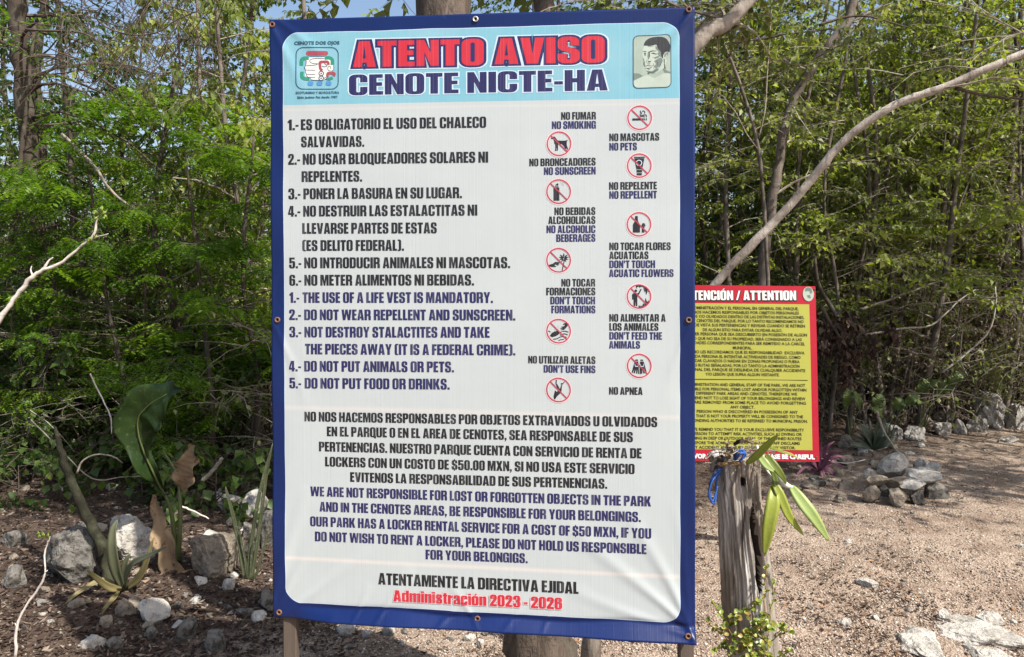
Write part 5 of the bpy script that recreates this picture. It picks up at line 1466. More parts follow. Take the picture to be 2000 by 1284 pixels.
# ---- filling trees
RG = random.Random(4)
def field(n, protos, x0, x1, d0, d1, labels, group, s0=.85, s1=1.2, name='sapling', cat='tree', hz=1.0):
    for i in range(n):
        d = d0 + (d1 - d0) * RG.random() ** 1.1
        x = (RG.uniform(x0, x1) - 1000) / F * d
        pr_ = RG.randrange(len(protos))
        plant_tree(protos[pr_], (x, d, gh(x, d) - .03), labels[pr_ % len(labels)], cat, name, group, RG.uniform(0, 6.28), *(lambda k: (k, k * hz))(RG.uniform(s0, s1)))
field(30, P_right, 1380, 2150, 7.6, 12.5, ['bright green leafy sapling in the sunlit forest on the right', 'olive leaved drooping sapling in the forest on the right', 'pale stemmed green sapling in the forest on the right', 'dark leaved sapling in the forest on the right'], 'saplings of the forest on the right', hz=.80)
field(8, [P_bare], 1380, 2150, 7.0, 9.5, ['nearly bare pale thin tree in the forest on the right'], 'bare thin trees on the right', .8, 1.1, 'thin_tree')
field(6, [P_fine[1], P_right[0]], 380, 620, 7.8, 11.5, ['pale leaved sapling beside the upper left banner edge', 'green sapling behind the feathery trees near the banner'], 'saplings of the forest on the left')
field(5, [P_right[1], P_right[3]], -250, 130, 7.8, 11.0, ['olive leaved sapling at the far left of the forest', 'dark leaved sapling at the far left of the forest'], 'saplings at the far left', .8, 1.15)
field(8, P_right, 650, 1380, 8, 12, ['green sapling hidden behind the banner'], 'saplings behind the banner', .8, 1.0)
for i, (x, d, sc, sz, rz, P_, lab) in enumerate((
  (330, 6.2, .92, .66, .3, P_fern[0], 'feathery bright green tree in the middle of the left forest'), (150, 6.3, .95, .72, 2.0, P_fine[0], 'fine leaved green tree left of the bright middle one'),
  (470, 6.8, .90, .95, 4.0, P_fine[1], 'tree with large pale hanging leaves next to the upper left banner corner'), (400, 7.4, 1.0, 1.0, 1.9, P_fine[1], 'tree with pale hanging leaves further back beside the sky gap'),
  (20, 5.9, .90, .72, 1.0, P_fern[1], 'feathery tree at the left picture edge'),
  (250, 7.2, .95, .68, 5.1, P_fine[0], 'fine leaved tree standing further back on the left'), (400, 5.5, .55, .50, 2.6, P_fern[1], 'low feathery sapling with drooping fronds above the heart shaped leaf'),
  (490, 5.7, .60, .55, .9, P_fern[0], 'low feathery sapling with lime fronds by the banner edge'), (90, 5.6, .6, .5, 3.3, P_fine[0], 'low fine leaved tree in the shade at far left'),
  (215, 5.6, .55, .5, 4.4, P_fern[1], 'small feathery tree between the two dark trunks and the big leaf'))):
    X = (x - 1000) / F * d
    plant_tree(P_, (X, d, gh(X, d) - .03), lab, 'tree', 'feathery_tree', None, rz, sc, sz)
# undergrowth
field(26, P_shrub, -60, 560, 5.6, 8.0, ['dark leafy shrub in the undergrowth on the left', 'feathery low shrub in the undergrowth on the left', 'twiggy shrub in the undergrowth on the left'], 'undergrowth shrubs on the left', .7, 1.3, 'shrub', 'shrub')
field(16, [P_shrub[2], P_shrub[2], P_shrub[0]], 1600, 2120, 7.3, 10, ['twiggy olive shrub at the forest edge on the right', 'twiggy olive shrub at the forest edge on the right', 'dark leafy shrub at the forest edge on the right'], 'undergrowth shrubs on the right', .7, 1.4, 'shrub', 'shrub')
field(8, [P_low], -40, 560, 4.7, 6.2, ['low trailing vine with broad green leaves over the litter'], 'low vines on the left', .7, 1.2, 'vine', 'vine')
field(8, P_shrub, 560, 1500, 6.8, 9, ['dark leafy shrub behind the banner'], 'undergrowth shrubs behind the banner', .7, 1.2, 'shrub', 'shrub')

# trees right of the path, outside the picture: their shadows streak over the far path
for i, (x, y, s, lab) in enumerate(((5.3, 4.0, 1.0, 'tree right of the path shading its far end'), (6.6, 5.4, 1.1, 'tree right of the path beside the rubble wall'), (6.0, 4.5, 1.05, 'bushy tree right of the path in the middle'))):
    plant_tree(P_right[i % 3], (x, y, gh(x, y) - .03), lab, 'tree', 'path_tree', None, i * 2.1, s, s * 1.05)
P_shade = build_tree('added_shade_tree', (M_bark_grey, M_twig, L_olive), 91, [(0,0,0),(.1,0,1.8),(-.05,.1,3.4),(.1,0,5.4)], .07, .03, 30, 1.9, 9, 12, .09, .36, .4, .2, t0=.62, tlen=.55, bare=.15)  # unseen trees, added so their crowns shade the left undergrowth and the path
P_shade2 = build_tree('added_shade_tree', (M_bark_grey, M_twig, L_olive), 92, [(0,0,0),(.1,0,1.8),(-.05,.1,3.4),(.1,0,5.2)], .06, .03, 24, 1.8, 8, 9, .08, .34, .4, .2, t0=.62, tlen=.55, bare=.4)
for x, y, P_, rz, lab in ((.15, 3.4, P_shade, 0, 'unseen broad crowned tree added behind the big banner to shade the left undergrowth'), (5.1, 4.1, P_shade, 1.0, 'unseen broad crowned tree added right of the path to shade it'), (5.7, 4.5, P_shade2, 2.6, 'second unseen broad crowned tree added right of the path to shade its far end')):
    plant_tree(P_, (x, y, gh(x, y) - .03), lab, 'tree', 'added_shade_tree', None, rz)

# ---- the far forest reads as one mass
def leaf_mass(name, n, x0, x1, d0, d1, z0, z1, size, mat, seed, label):
    rg = np.random.default_rng(seed)
    nc = n // 60
    cd = d0 + (d1 - d0) * rg.random(nc)
    cx = (rg.uniform(x0, x1, nc) - 1000) / F * cd
    cz = z0 + (z1 - z0) * rg.random(nc) ** 1.1
    cr = rg.random(nc)
    i = rg.integers(0, nc, n)
    r = rg.uniform(.25, .7, nc)[i][:, None]
    B = np.stack([cx[i], cd[i], cz[i]], 1) + rg.normal(0, .6, (n, 3)) * r
    B[:, 2] = np.maximum(B[:, 2], .05)
    sz = size * rg.uniform(.6, 1.3, n)
    V, T = leaf_quads(B, rg.normal(0, 1, (n, 3)) + np.array([0, 0, -.7]), sz, sz * .3, rg)
    tag(link(name, mesh_np(name, V, T, mat, np.repeat(np.clip(cr[i] * .7 + rg.random(n) * .4 - .05, 0, 1), 2))), label, 'foliage', kind='stuff')
leaf_mass('far_foliage', 9000, 1250, 1500, 11, 16, .0, 2.4, .11, L_fresh, 75, 'distant low green foliage beside the right edge of the banner')
leaf_mass('dry_undergrowth', 15000, 1540, 2200, 7.5, 9.6, .0, 1.5, .038, L_dryb, 76, 'dry brown leaves hanging in the brush at the right forest edge')
leaf_mass('far_foliage', 62000, 1500, 2300, 12, 20, .0, 5.4, .12, L_fresh, 71, 'distant green forest foliage filling the right background')
leaf_mass('mid_foliage', 60000, 1500, 2250, 8.6, 12, .9, 4.6, .065, L_fresh, 73, 'sunlit fine yellow green foliage between the saplings on the right')
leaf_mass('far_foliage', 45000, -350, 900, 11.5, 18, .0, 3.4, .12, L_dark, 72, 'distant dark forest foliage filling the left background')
def stem_mass(name, n, x0, x1, d0, d1, h0, h1, rad, mat, seed, label, lean=.25):
    pr = random.Random(seed); V, Fc = [], []
    for _ in range(n):
        d = d0 + (d1 - d0) * pr.random(); x = (pr.uniform(x0, x1) - 1000) / F * d
        h = pr.uniform(h0, h1); z = gh(x, d) - .02; r = rad * pr.uniform(.4, 1.5)
        lx, ly = pr.gauss(0, lean) * h, pr.gauss(0, lean) * h
        b = Vector((x, d, z)); k = pr.uniform(-.3, .3)
        pts = [b, b + Vector((lx * .2 + k * .1, ly * .2, h * .35)), b + Vector((lx * .6 + k * .2, ly * .6, h * .7)), b + Vector((lx, ly, h))]
        tube_into(V, Fc, pts, [r, r * .85, r * .65, r * .35], 4, cap=False)
    tag(link(name, mesh(name, V, Fc, mat)), label, 'twigs', kind='stuff')
stem_mass('thicket', 520, 1350, 2150, 8.0, 12, .6, 3.6, .009, M_twig, 81, 'tangle of thin pale stems in the undergrowth on the right', .22)
stem_mass('thicket', 260, -100, 620, 6.0, 10, .5, 3.2, .007, M_twig_d, 82, 'tangle of thin dark stems in the undergrowth on the left', .25)
stem_mass('brushwood', 450, 1560, 2150, 7.9, 10.5, .25, 1.1, .005, M_twig, 83, 'dry brushwood tangle low at the forest edge on the right', .8)
stem_mass('brushwood', 300, -100, 620, 5.3, 8, .2, .8, .0035, M_bark_dark, 84, 'dry brushwood tangle low in the left undergrowth', .8)

# ================================================================== the weathered stump post
def wood_old():
    t = NT('silvered_wood')
    co = t.coord(); mp = t.mapping(co, (1, 1, .07)); mp2 = t.mapping(co, (1, 1, .22))
    n1 = t.noise(38, mp, 7, .68, .6); n2 = t.noise(7, mp2, 5, .6, .8); n3 = t.noise(120, mp, 4, .6)
    col = t.mix(t.ramp(n1, [(.36, (0, 0, 0)), (.60, (1, 1, 1))]), (.13, .11, .095), (.66, .64, .61))
    col = t.mix(t.ramp(n2, [(.40, (0, 0, 0)), (.60, (1, 1, 1))]), (.24, .20, .165), col)
    crack = t.ramp(n1, [(.33, (1, 1, 1)), (.39, (0, 0, 0))])
    col = t.mix(crack, col, (.035, .026, .02))
    h = t.math('ADD', n1, t.math('MULTIPLY', n3, .4))
    return t.end(t.bsdf(col, .85, .15, t.bump(h, 1.0, .012)))
M_old = wood_old()
SD = 2.3
M_crack_shade = bark_mat('crack_shade', (.035, .024, .018), (.02, .014, .011), (.05, .035, .026), 12, .15, .6, .01)  # near-black colour that paints the shade inside the split and the small hole
def stump():
    V, Fc = [], []
    L = [(900, 1398, 1500), (912, 1400, 1503), (940, 1403, 1505), (990, 1412, 1506), (1040, 1416, 1510), (1090, 1418, 1519), (1140, 1421, 1527), (1200, 1423, 1532), (1284, 1434, 1542), (1400, 1445, 1552), (1530, 1440, 1560)]
    K = 160; rows = []; DK = set()
    ys_ = []
    for i in range(len(L) - 1):
        m = max(2, int((L[i+1][0] - L[i][0]) / 4))
        for j in range(m):
            f = j / m; ys_.append(tuple(L[i][q] * (1 - f) + L[i+1][q] * f for q in range(3)))
    ys_.append(L[-1])
    for ri, (y, x0, x1) in enumerate(ys_):
        c = at((x0 + x1) / 2, y, SD); r = (x1 - x0) / 2 / F * SD
        row = []
        for k in range(K):
            th = 2 * math.pi * k / K
            ct, st = math.cos(th), math.sin(th)
            z = c.z
            rr = r * (1 + .07 * noise.noise((ct * 2.1, st * 2.1, z * 2.2)) + .07 * noise.noise((ct * 6, st * 6, z * 3)) - .17 * abs(noise.noise((ct * 9 + .3 * math.sin(z * 9), st * 9, z * 2.2))) - .09 * abs(noise.noise((ct * 22, st * 22, z * 4))))
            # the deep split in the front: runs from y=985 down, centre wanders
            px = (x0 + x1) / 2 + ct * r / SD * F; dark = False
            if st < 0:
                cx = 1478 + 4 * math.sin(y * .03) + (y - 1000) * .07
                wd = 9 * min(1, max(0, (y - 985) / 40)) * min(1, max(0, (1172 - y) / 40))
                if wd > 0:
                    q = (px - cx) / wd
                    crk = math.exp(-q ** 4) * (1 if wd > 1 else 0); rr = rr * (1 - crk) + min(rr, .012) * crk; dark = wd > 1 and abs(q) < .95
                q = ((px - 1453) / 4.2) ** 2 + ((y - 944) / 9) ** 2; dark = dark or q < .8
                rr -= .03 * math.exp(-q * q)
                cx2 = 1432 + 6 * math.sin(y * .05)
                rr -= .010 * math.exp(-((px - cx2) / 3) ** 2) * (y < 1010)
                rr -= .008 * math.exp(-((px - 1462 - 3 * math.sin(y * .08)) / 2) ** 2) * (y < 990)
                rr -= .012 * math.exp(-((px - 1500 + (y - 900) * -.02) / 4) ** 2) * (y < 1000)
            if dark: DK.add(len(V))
            row.append(len(V))
            V.append(Vector((c.x + ct * rr, c.y + st * rr * .95 + r, z + (.006 * noise.noise((ct * 5, st * 5, 3.3)) if ri == 0 else 0))))
        rows.append(row)
    for i in range(len(rows) - 1):
        for k in range(K):
            Fc.append((rows[i][k], rows[i][(k+1) % K], rows[i+1][(k+1) % K], rows[i+1][k]))
    # ragged hollow top
    prev = rows[0]; cc = sum((V[k] for k in rows[0]), Vector()) / K
    for sc, dz in ((.82, .004), (.55, -.006), (.25, -.012)):
        cur = []
        for k in range(K):
            p = cc + (V[rows[0][k]] - cc) * sc; p.z = V[rows[0][k]].z + dz + .004 * noise.noise(p * 60)
            cur.append(len(V)); V.append(p)
        for k in range(K): Fc.append((prev[(k+1) % K], prev[k], cur[k], cur[(k+1) % K]))
        prev = cur
    Fc.append(tuple(reversed(prev)))
    Fc = [tuple(reversed(f)) for f in Fc]
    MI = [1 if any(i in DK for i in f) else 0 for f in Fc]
    root = empty('wooden_post', Vector((cc.x, cc.y, gh(cc.x, cc.y))), 'weathered split grey wooden post with an orchid tied on top', 'post')
    link('post_body', mesh('post_body', V, Fc, None, smooth=True, mats=[M_old, M_crack_shade], midx=MI), root)
    return root, cc
stump_root, stump_c = stump()

# ---- strap leaves in general
def strap(name, pts, w, mat, parent=None, label=None, fold=.25, th=.0015, tipf=1.0, face=None, wave=0.0, seed=0, prof=None):
    """a long leaf with thickness along a spline; widths follow a leaf outline"""
    P = spline(pts, 18); N = len(P)
    V, Fc = [], []
    pr = random.Random(seed)
    fac = Vector(face) if face else Vector((0, -1, .25))
    for i, p in enumerate(P):
        u = i / (N - 1)
        d = (P[min(i+1, N-1)] - P[max(i-1, 0)]).normalized()
        s = d.cross(fac).normalized(); n = s.cross(d).normalized()
        ww = w * (prof(u) if prof else (math.sin(math.pi * min(1, (u * .93 + .07))) ** .62 * (1 - .15 * u)))
        ww = max(ww, .0012)
        for k, a in enumerate((-1, -.5, 0, .5, 1)):
            wz = wave * math.sin(u * 19 + a * 2 + seed) * abs(a)
            V.append(p + s * ww * a + n * (fold * ww * abs(a) + wz))
        for k, a in enumerate((1, .5, 0, -.5, -1)):
            wz = wave * math.sin(u * 19 + a * 2 + seed) * abs(a)
            V.append(p + s * ww * a * .98 + n * (fold * ww * abs(a) + wz - th * (1.4 - abs(a))))
    for i in range(N - 1):
        for k in range(10): Fc.append((i*10+k, i*10+(k+1) % 10, (i+1)*10+(k+1) % 10, (i+1)*10+k))
    Fc.append(tuple(range(9, -1, -1))); Fc.append(tuple((N-1)*10 + k for k in range(10)))
    o = link(name, mesh(name, V, Fc, mat, smooth=True), parent)
    if label: o['label'] = label
    return o

def simple_leaf_mat(name, c0, c1, trans=.3, tcol=(1.3, 1.3, .5), rough=.4, spec=.5, scale=20, spots=None):
    t = NT(name); co = t.coord()
    n = t.noise(scale, co, 4, .6)
    col = t.mix(n, c0, c1)
    if spots:
        v = t.noise(scale * 3, co, 3, .6); col = t.mix(t.ramp(v, [(.60, (0, 0, 0)), (.68, (1, 1, 1))]), col, spots)
    b = t.bsdf(col, rough, spec, t.bump(t.noise(scale * 4, co, 3), .25, .003))
    tr = t.n('ShaderNodeBsdfTranslucent'); t.l(t.mix(1.0, col, tcol, 'MULTIPLY'), tr.inputs[0])
    m = t.n('ShaderNodeMixShader'); m.inputs[0].default_value = trans
    t.l(b, m.inputs[1]); t.l(tr.outputs[0], m.inputs[2])
    return t.end(m.outputs[0])
M_orchid = simple_leaf_mat('orchid_leaf', (.22, .27, .035), (.34, .38, .06), .3, (1.25, 1.3, .5), .42)
M_orchid2 = simple_leaf_mat('pale_orchid_leaf', (.27, .36, .10), (.38, .46, .17), .3, (1.2, 1.3, .7), .42)
M_orchid3 = simple_leaf_mat('dark_orchid_leaf', (.10, .14, .02), (.17, .21, .035), .3)
M_root = simple_leaf_mat('silver_root', (.50, .52, .46), (.66, .66, .60), .1, (1, 1, 1), .6)
M_rope = simple_leaf_mat('blue_rope', (.01, .05, .24), (.02, .10, .40), .05, (1, 1, 1), .5, scale=90)
M_drygold = simple_leaf_mat('dry_golden_leaf', (.20, .13, .05), (.36, .26, .12), .2, (1.2, 1, .6), .6)

orchid = empty('orchid', at(1480, 905, SD + .05), 'yellow green strap leaved orchid tied to the top of the weathered post', 'orchid')
q = lambda pts: [at(x, y, SD + dz) for x, y, dz in pts]
for pts, w, m in (
   ([(1458, 906, .0), (1478, 890, -.03), (1500, 868, -.06), (1521, 848, -.09)], .0125, M_orchid),
   ([(1512, 950, -.02), (1509, 985, -.05), (1500, 1035, -.06), (1493, 1086, -.05)], .0225, M_orchid),
   ([(1510, 940, -.02), (1524, 968, -.04), (1542, 1010, -.05), (1570, 1046, -.04)], .0150, M_orchid),
   ([(1545, 950, -.02), (1566, 980, -.05), (1592, 1015, -.07), (1620, 1058, -.07)], .0205, M_orchid2),
   ([(1496, 888, -.01), (1508, 904, -.03), (1524, 925, -.04), (1536, 945, -.03)], .0125, M_orchid3),
   ([(1480, 886, -.01), (1490, 900, -.03), (1500, 912, -.04), (1514, 922, -.04)], .0125, M_orchid2),
   ([(1496, 868, .02), (1520, 880, .0), (1545, 888, -.01), (1560, 896, -.01)], .0045, M_orchid),
   ([(1505, 900, -.01), (1512, 930, -.02), (1518, 955, -.03), (1526, 975, -.03)], .009, M_orchid3)):
    strap('leaf', q(pts), w, m, orchid, fold=.22, face=(-.15, -1, .35))
def tube_obj(name, pts, rads, mat, parent=None, n=7, N=16, label=None):
    V, Fc = [], []
    P = spline(pts, N); R_ = [rads[0] + (rads[-1] - rads[0]) * i / N for i in range(N + 1)] if len(rads) == 2 else list(np.interp(np.linspace(0, 1, N + 1), np.linspace(0, 1, len(rads)), rads))
    if N >= 24:
        R_ = [r * (1 + .22 * noise.noise((i * .8, N * 1.3, 2.0))) for i, r in enumerate(R_)]
        P = [p + Vector((noise.noise((i * .6, 1, N)), 0, noise.noise((i * .6, 9, N)))) * R_[i] * .8 for i, p in enumerate(P)]
    tube_into(V, Fc, P, R_, n)
    o = link(name, mesh(name, V, Fc, mat, smooth=True), parent)
    if label: o['label'] = label
    return o
tube_obj('root', q([(1486, 902, .02), (1500, 922, 0), (1512, 945, -.02), (1520, 962, -.02)]), [.003, .004, .002], M_root, orchid)
tube_obj('pseudobulb', q([(1512, 915, -.01), (1524, 935, -.02), (1536, 948, -.02), (1550, 952, -.02)]), [.002, .0085, .009, .003], M_root, orchid)
tube_obj('root', q([(1478, 870, .02), (1482, 884, .01), (1488, 896, 0)]), [.004, .006, .003], M_root, orchid)
# dead roots, wiry stems and dry leaves heaped on the post top
pr = random.Random(9)
nest = empty('dry_roots', at(1440, 900, SD + .06), 'tangle of dry roots and withered leaves heaped on the post', 'dry roots')
V, Fc = [], []
for i in range(70):
    a = Vector((pr.uniform(1408, 1492), pr.uniform(872, 906), 0)); dd = pr.uniform(0, .12)
    p0 = at(a.x, a.y, SD + dd); pts = [p0]
    dv = Vector((pr.gauss(0, 1), pr.gauss(0, .5), pr.gauss(0, .5))).normalized()
    for s in range(4):
        dv = (dv + Vector((pr.gauss(0, .6), pr.gauss(0, .5), pr.gauss(0, .5) - .1))).normalized(); pts.append(pts[-1] + dv * .018)
    tube_into(V, Fc, pts, [.0014] * 5, 4, cap=False)
tag(link('root_tangle', mesh('root_tangle', V, Fc, M_twig), nest), kind='stuff')
for i, (x, y, dx, dy, w) in enumerate(((1398, 915, 34, -14, .007), (1392, 922, 22, -22, .006), (1415, 905, 40, 6, .006), (1420, 872, 14, 18, .006), (1415, 855, 8, 26, .005), (1432, 868, 30, -6, .007), (1448, 864, 34, 4, .006), (1412, 890, -14, 16, .006), (1405, 884, 26, 12, .007), (1424, 878, 20, 26, .006))):
    strap('dry_leaf', [at(x, y, SD + .02), at(x + dx * .5, y + dy * .5 - 3, SD - .01), at(x + dx, y + dy, SD + .03)], w, (M_drygold, L_dry)[i % 2], nest, seed=i, wave=.002, face=(.2, -1, .5 if i % 2 else -.3))
rope = empty('blue_rope', at(1440, 905, SD + .03), 'bright blue rope tied round the post top with a loop hanging at its left', 'rope')
tube_obj('loop', [at(x, y, SD + dz) for x, y, dz in ((1410, 915, .03), (1396, 925, .02), (1386, 948, .02), (1388, 975, .02), (1395, 984, .02), (1399, 962, .03), (1401, 935, .03), (1412, 920, .04))], [.0032, .0032], M_rope, rope, 7, 40)
tube_obj('loop', [at(x, y, SD + dz) for x, y, dz in ((1408, 918, .03), (1391, 940, .01), (1384, 966, .01), (1392, 978, .02), (1402, 950, .03))], [.0028, .0028], M_rope, rope, 7, 30)
tube_obj('knot', [at(x, y, SD + dz) for x, y, dz in ((1434, 898, .0), (1440, 882, -.02), (1452, 880, -.02), (1450, 896, -.02), (1438, 900, -.01), (1446, 886, -.03), (1456, 888, -.01), (1444, 902, 0))], [.0036, .0036], M_rope, rope, 7, 50)

# ---- creeping succulent on the lower part of the post
M_succ = leaf_mat('succulent_leaf', [(0, (.10, .15, .02)), (.45, (.19, .25, .035)), (.75, (.30, .30, .06)), (1, (.36, .16, .06))], .22, (1.2, 1.2, .4), .35, .5)
M_sstem = simple_leaf_mat('red_stem', (.20, .09, .04), (.32, .20, .09), .05)
succ = empty('creeping_succulent', at(1465, 1300, SD), 'creeping round leaved succulent with reddish stems climbing the lower post', 'succulent')
V, Fc = [], []; LB, LD = [], []
pr = random.Random(3)
for i in range(42):
    x, y = pr.uniform(1405, 1515), pr.uniform(1200, 1320)
    p = at(x, y, SD - pr.uniform(.0, .03)); pts = [p.copy()]
    dv = Vector((pr.gauss(0, .5), -.3 - pr.random() * .5, pr.uniform(.2, 1.3))).normalized()
    ns = pr.randint(4, 7)
    for s in range(ns):
        dv = (dv + Vector((pr.gauss(0, .3), pr.gauss(-.05, .12), pr.gauss(.06, .2)))).normalized()
        pts.append(pts[-1] + dv * pr.uniform(.010, .017))
        if s > 0:
            for k in range(2):
                LB.append(pts[-1]); LD.append(dv * .35 + Vector((pr.gauss(0, .8), pr.gauss(-.1, .6), pr.gauss(.1, .5))))
    for k in range(5): LB.append(pts[-1]); LD.append(dv * .5 + Vector((pr.gauss(0, .7), pr.gauss(0, .7), pr.gauss(0, .5))))
    tube_into(V, Fc, pts, [.0016] * len(pts), 5, cap=False)
for x0, y0, x1, y1 in ((1490, 1200, 1500, 1110), (1430, 1240, 1396, 1180), (1420, 1250, 1384, 1215), (1500, 1240, 1512, 1140)):
    p0, p1 = at(x0, y0, SD - .02), at(x1, y1, SD - .015)
    pts = [p0.lerp(p1, k / 6) + Vector((pr.gauss(0, .003), 0, 0)) for k in range(7)]
    tube_into(V, Fc, pts, [.0015] * 7, 5, cap=False)
    for k in range(2, 7):
        for m in range(3): LB.append(pts[k]); LD.append(Vector((pr.gauss(0, .8), pr.gauss(-.3, .5), pr.gauss(.3, .5))))
link('stems', mesh('stems', V, Fc, M_sstem), succ)
# rounded thick leaves, each an eight sided cup; joined since they are tiny
LV, LF, LR = [], [], []
for b, d in zip(LB, LD):
    d = d.normalized(); s = d.cross(Vector((pr.gauss(0, .4), pr.gauss(-.8, .4), 1))).normalized(); n = s.cross(d)
    L_ = pr.uniform(.009, .017); W_ = L_ * .42; k0 = len(LV); r = pr.random()
    for t_, w_, h_ in ((0, .12, 0), (.3, .8, .1), (.6, 1, .2), (.85, .75, .15), (1, .2, .0)):
        for a in (-1, 0, 1): LV.append(b + d * L_ * t_ + s * W_ * w_ * a + n * (W_ * .35 * abs(a) * w_ - L_ * h_ * .3))
    for i in range(4):
        for a in range(2): LF.append((k0 + i*3 + a, k0 + i*3 + a + 1, k0 + (i+1)*3 + a + 1, k0 + (i+1)*3 + a)); LR.append(r)
tag(link('leaves', mesh('leaves', LV, LF, M_succ, smooth=True, fattr=LR), succ), kind='stuff')

# ================================================================== plants at the left
M_mottled = simple_leaf_mat('mottled_leaf', (.07, .085, .04), (.13, .14, .075), .1, (1, 1, .6), .5, .4, 35, (.24, .25, .19))
M_agave = simple_leaf_mat('agave_leaf', (.06, .07, .038), (.13, .135, .075), .1, (1, 1, .6), .5, .4, 12)
M_agave_y = simple_leaf_mat('yellowed_agave_leaf', (.13, .11, .045), (.24, .20, .09), .15, (1.1, 1, .6), .5, .4, 12)
M_big = simple_leaf_mat('big_leaf', (.006, .017, .005), (.030, .062, .011), .18, (1.3, 1.5, .4), .42, .35, 16, (.05, .075, .02))
M_petiole = simple_leaf_mat('petiole', (.07, .095, .03), (.13, .145, .055), .1)
M_parch = simple_leaf_mat('parched_leaf', (.15, .095, .055), (.42, .31, .195), .2, (1.2, 1, .7), .75, .15, 14, (.12, .075, .045))
DL = 3.75
ql = lambda pts, d=DL: [at(x, y, d + (z if z else 0)) for x, y, z in [(p + (0,))[:3] for p in pts]]

def broad_leaf(name, mid, widths, mat, parent, wave=.01, fold=.25, face=(0, -1, .3), seed=1, label=None, lob=.06, th=.0015):
    """wide blade along a midrib; widths = (left, right) pairs in metres at even steps"""
    P = spline(mid, 30); N = len(P); V, Fc = [], []
    lw = np.interp(np.linspace(0, 1, N), np.linspace(0, 1, len(widths)), [w[0] for w in widths])
    rw = np.interp(np.linspace(0, 1, N), np.linspace(0, 1, len(widths)), [w[1] for w in widths])
    K = 8
    for side in (0, 1):
        for i, p in enumerate(P):
            d = (P[min(i+1, N-1)] - P[max(i-1, 0)]).normalized()
            s = d.cross(Vector(face)).normalized(); n = s.cross(d).normalized()
            for k in range(-K, K + 1):
                a = k / K; w = lw[i] if a < 0 else rw[i]
                w *= 1 + lob * math.sin(i * .9 + seed + (a > 0) * 2)
                rib = .0032 * math.cos(i * 1.9 - abs(a) * 4) * (abs(a) > .05)
                off = fold * w * abs(a) ** 1.2 + wave * abs(a) ** 2 * math.sin(i * .55 + seed * 2 + (a > 0) * 1.7) + rib
                V.append(p + s * a * w + n * (off - side * th))
    M = 2 * K + 1; o2 = N * M
    for i in range(N - 1):
        for k in range(M - 1):
            a = i * M + k
            Fc.append((a, a + 1, a + M + 1, a + M)); Fc.append((o2 + a, o2 + a + M, o2 + a + M + 1, o2 + a + 1))
    for i in range(N - 1):
        for k in (0, M - 1):
            a = i * M + k; Fc.append((a, a + M, o2 + a + M, o2 + a) if k == 0 else (a + M, a, o2 + a, o2 + a + M))
    o = link(name, mesh(name, V, Fc, mat, smooth=True), parent)
    if label: o['label'] = label
    return o

g0 = gpt(345, 1100)
arum = empty('broad_leaf_plant', Vector((g0.x, g0.y, gh(g0.x, g0.y))), 'plant with one huge glossy heart shaped green leaf left of the banner', 'plant')
DA = g0.y
qa = lambda pts: [at(x, y, DA + z) for x, y, z in pts]
broad_leaf('green_blade', qa([(322, 968, -.02), (300, 925, -.08), (275, 870, -.12), (268, 820, -.14), (292, 790, -.16), (330, 768, -.2), (356, 760, -.24)]),
           [(.004, .004), (.045, .02), (.08, .05), (.10, .10), (.09, .13), (.065, .09), (.004, .004)], M_big, arum, .026, .30, (.45, -1, .45), 2, 'large glossy green blade with wavy edge', .15)
tube_obj('midrib', qa([(322, 968, -.03), (300, 925, -.09), (276, 870, -.13), (269, 822, -.15), (290, 792, -.17), (325, 770, -.21)]), [.006, .0015], M_petiole, arum, 6, 24)
tube_obj('petiole', qa([(345, 1100, 0), (340, 1040, 0), (332, 990, -.01), (318, 960, -.03)]), [.016, .013, .009, .006], M_petiole, arum, 8, 16)
tube_obj('petiole', qa([(348, 1100, 0), (352, 1000, .0), (346, 930, .02), (318, 880, .04)]), [.014, .009, .004], M_petiole, arum, 8, 16)
broad_leaf('dry_blade', qa([(302, 966, -.03), (310, 1010, -.06), (325, 1060, -.08), (338, 1110, -.10), (352, 1150, -.10), (382, 1190, -.10)]),
           [(.004, .006), (.026, .034), (.034, .05), (.038, .055), (.042, .045), (.04, .05), (.02, .02)], M_parch, arum, .022, .55, (.3, -1, .1), 3, 'withered tan blade hanging to the soil', .22)
broad_leaf('dry_blade', qa([(362, 962, .0), (362, 930, -.02), (366, 900, -.04), (374, 868, -.04)]),
           [(.02, .01), (.05, .05), (.06, .055), (.03, .06), (.005, .02)], M_parch, arum, .018, .35, (-.1, -1, .1), 5, 'withered tan blade standing upright', .18)
broad_leaf('dry_blade', qa([(345, 1140, -.10), (362, 1160, -.14), (376, 1180, -.16), (400, 1196, -.2)]), [(.01, .02), (.03, .03), (.03, .02), (.004, .004)], M_parch, arum, .02, .5, (.3, -1, .9), 7, 'crumpled dry blade on the soil', .3)

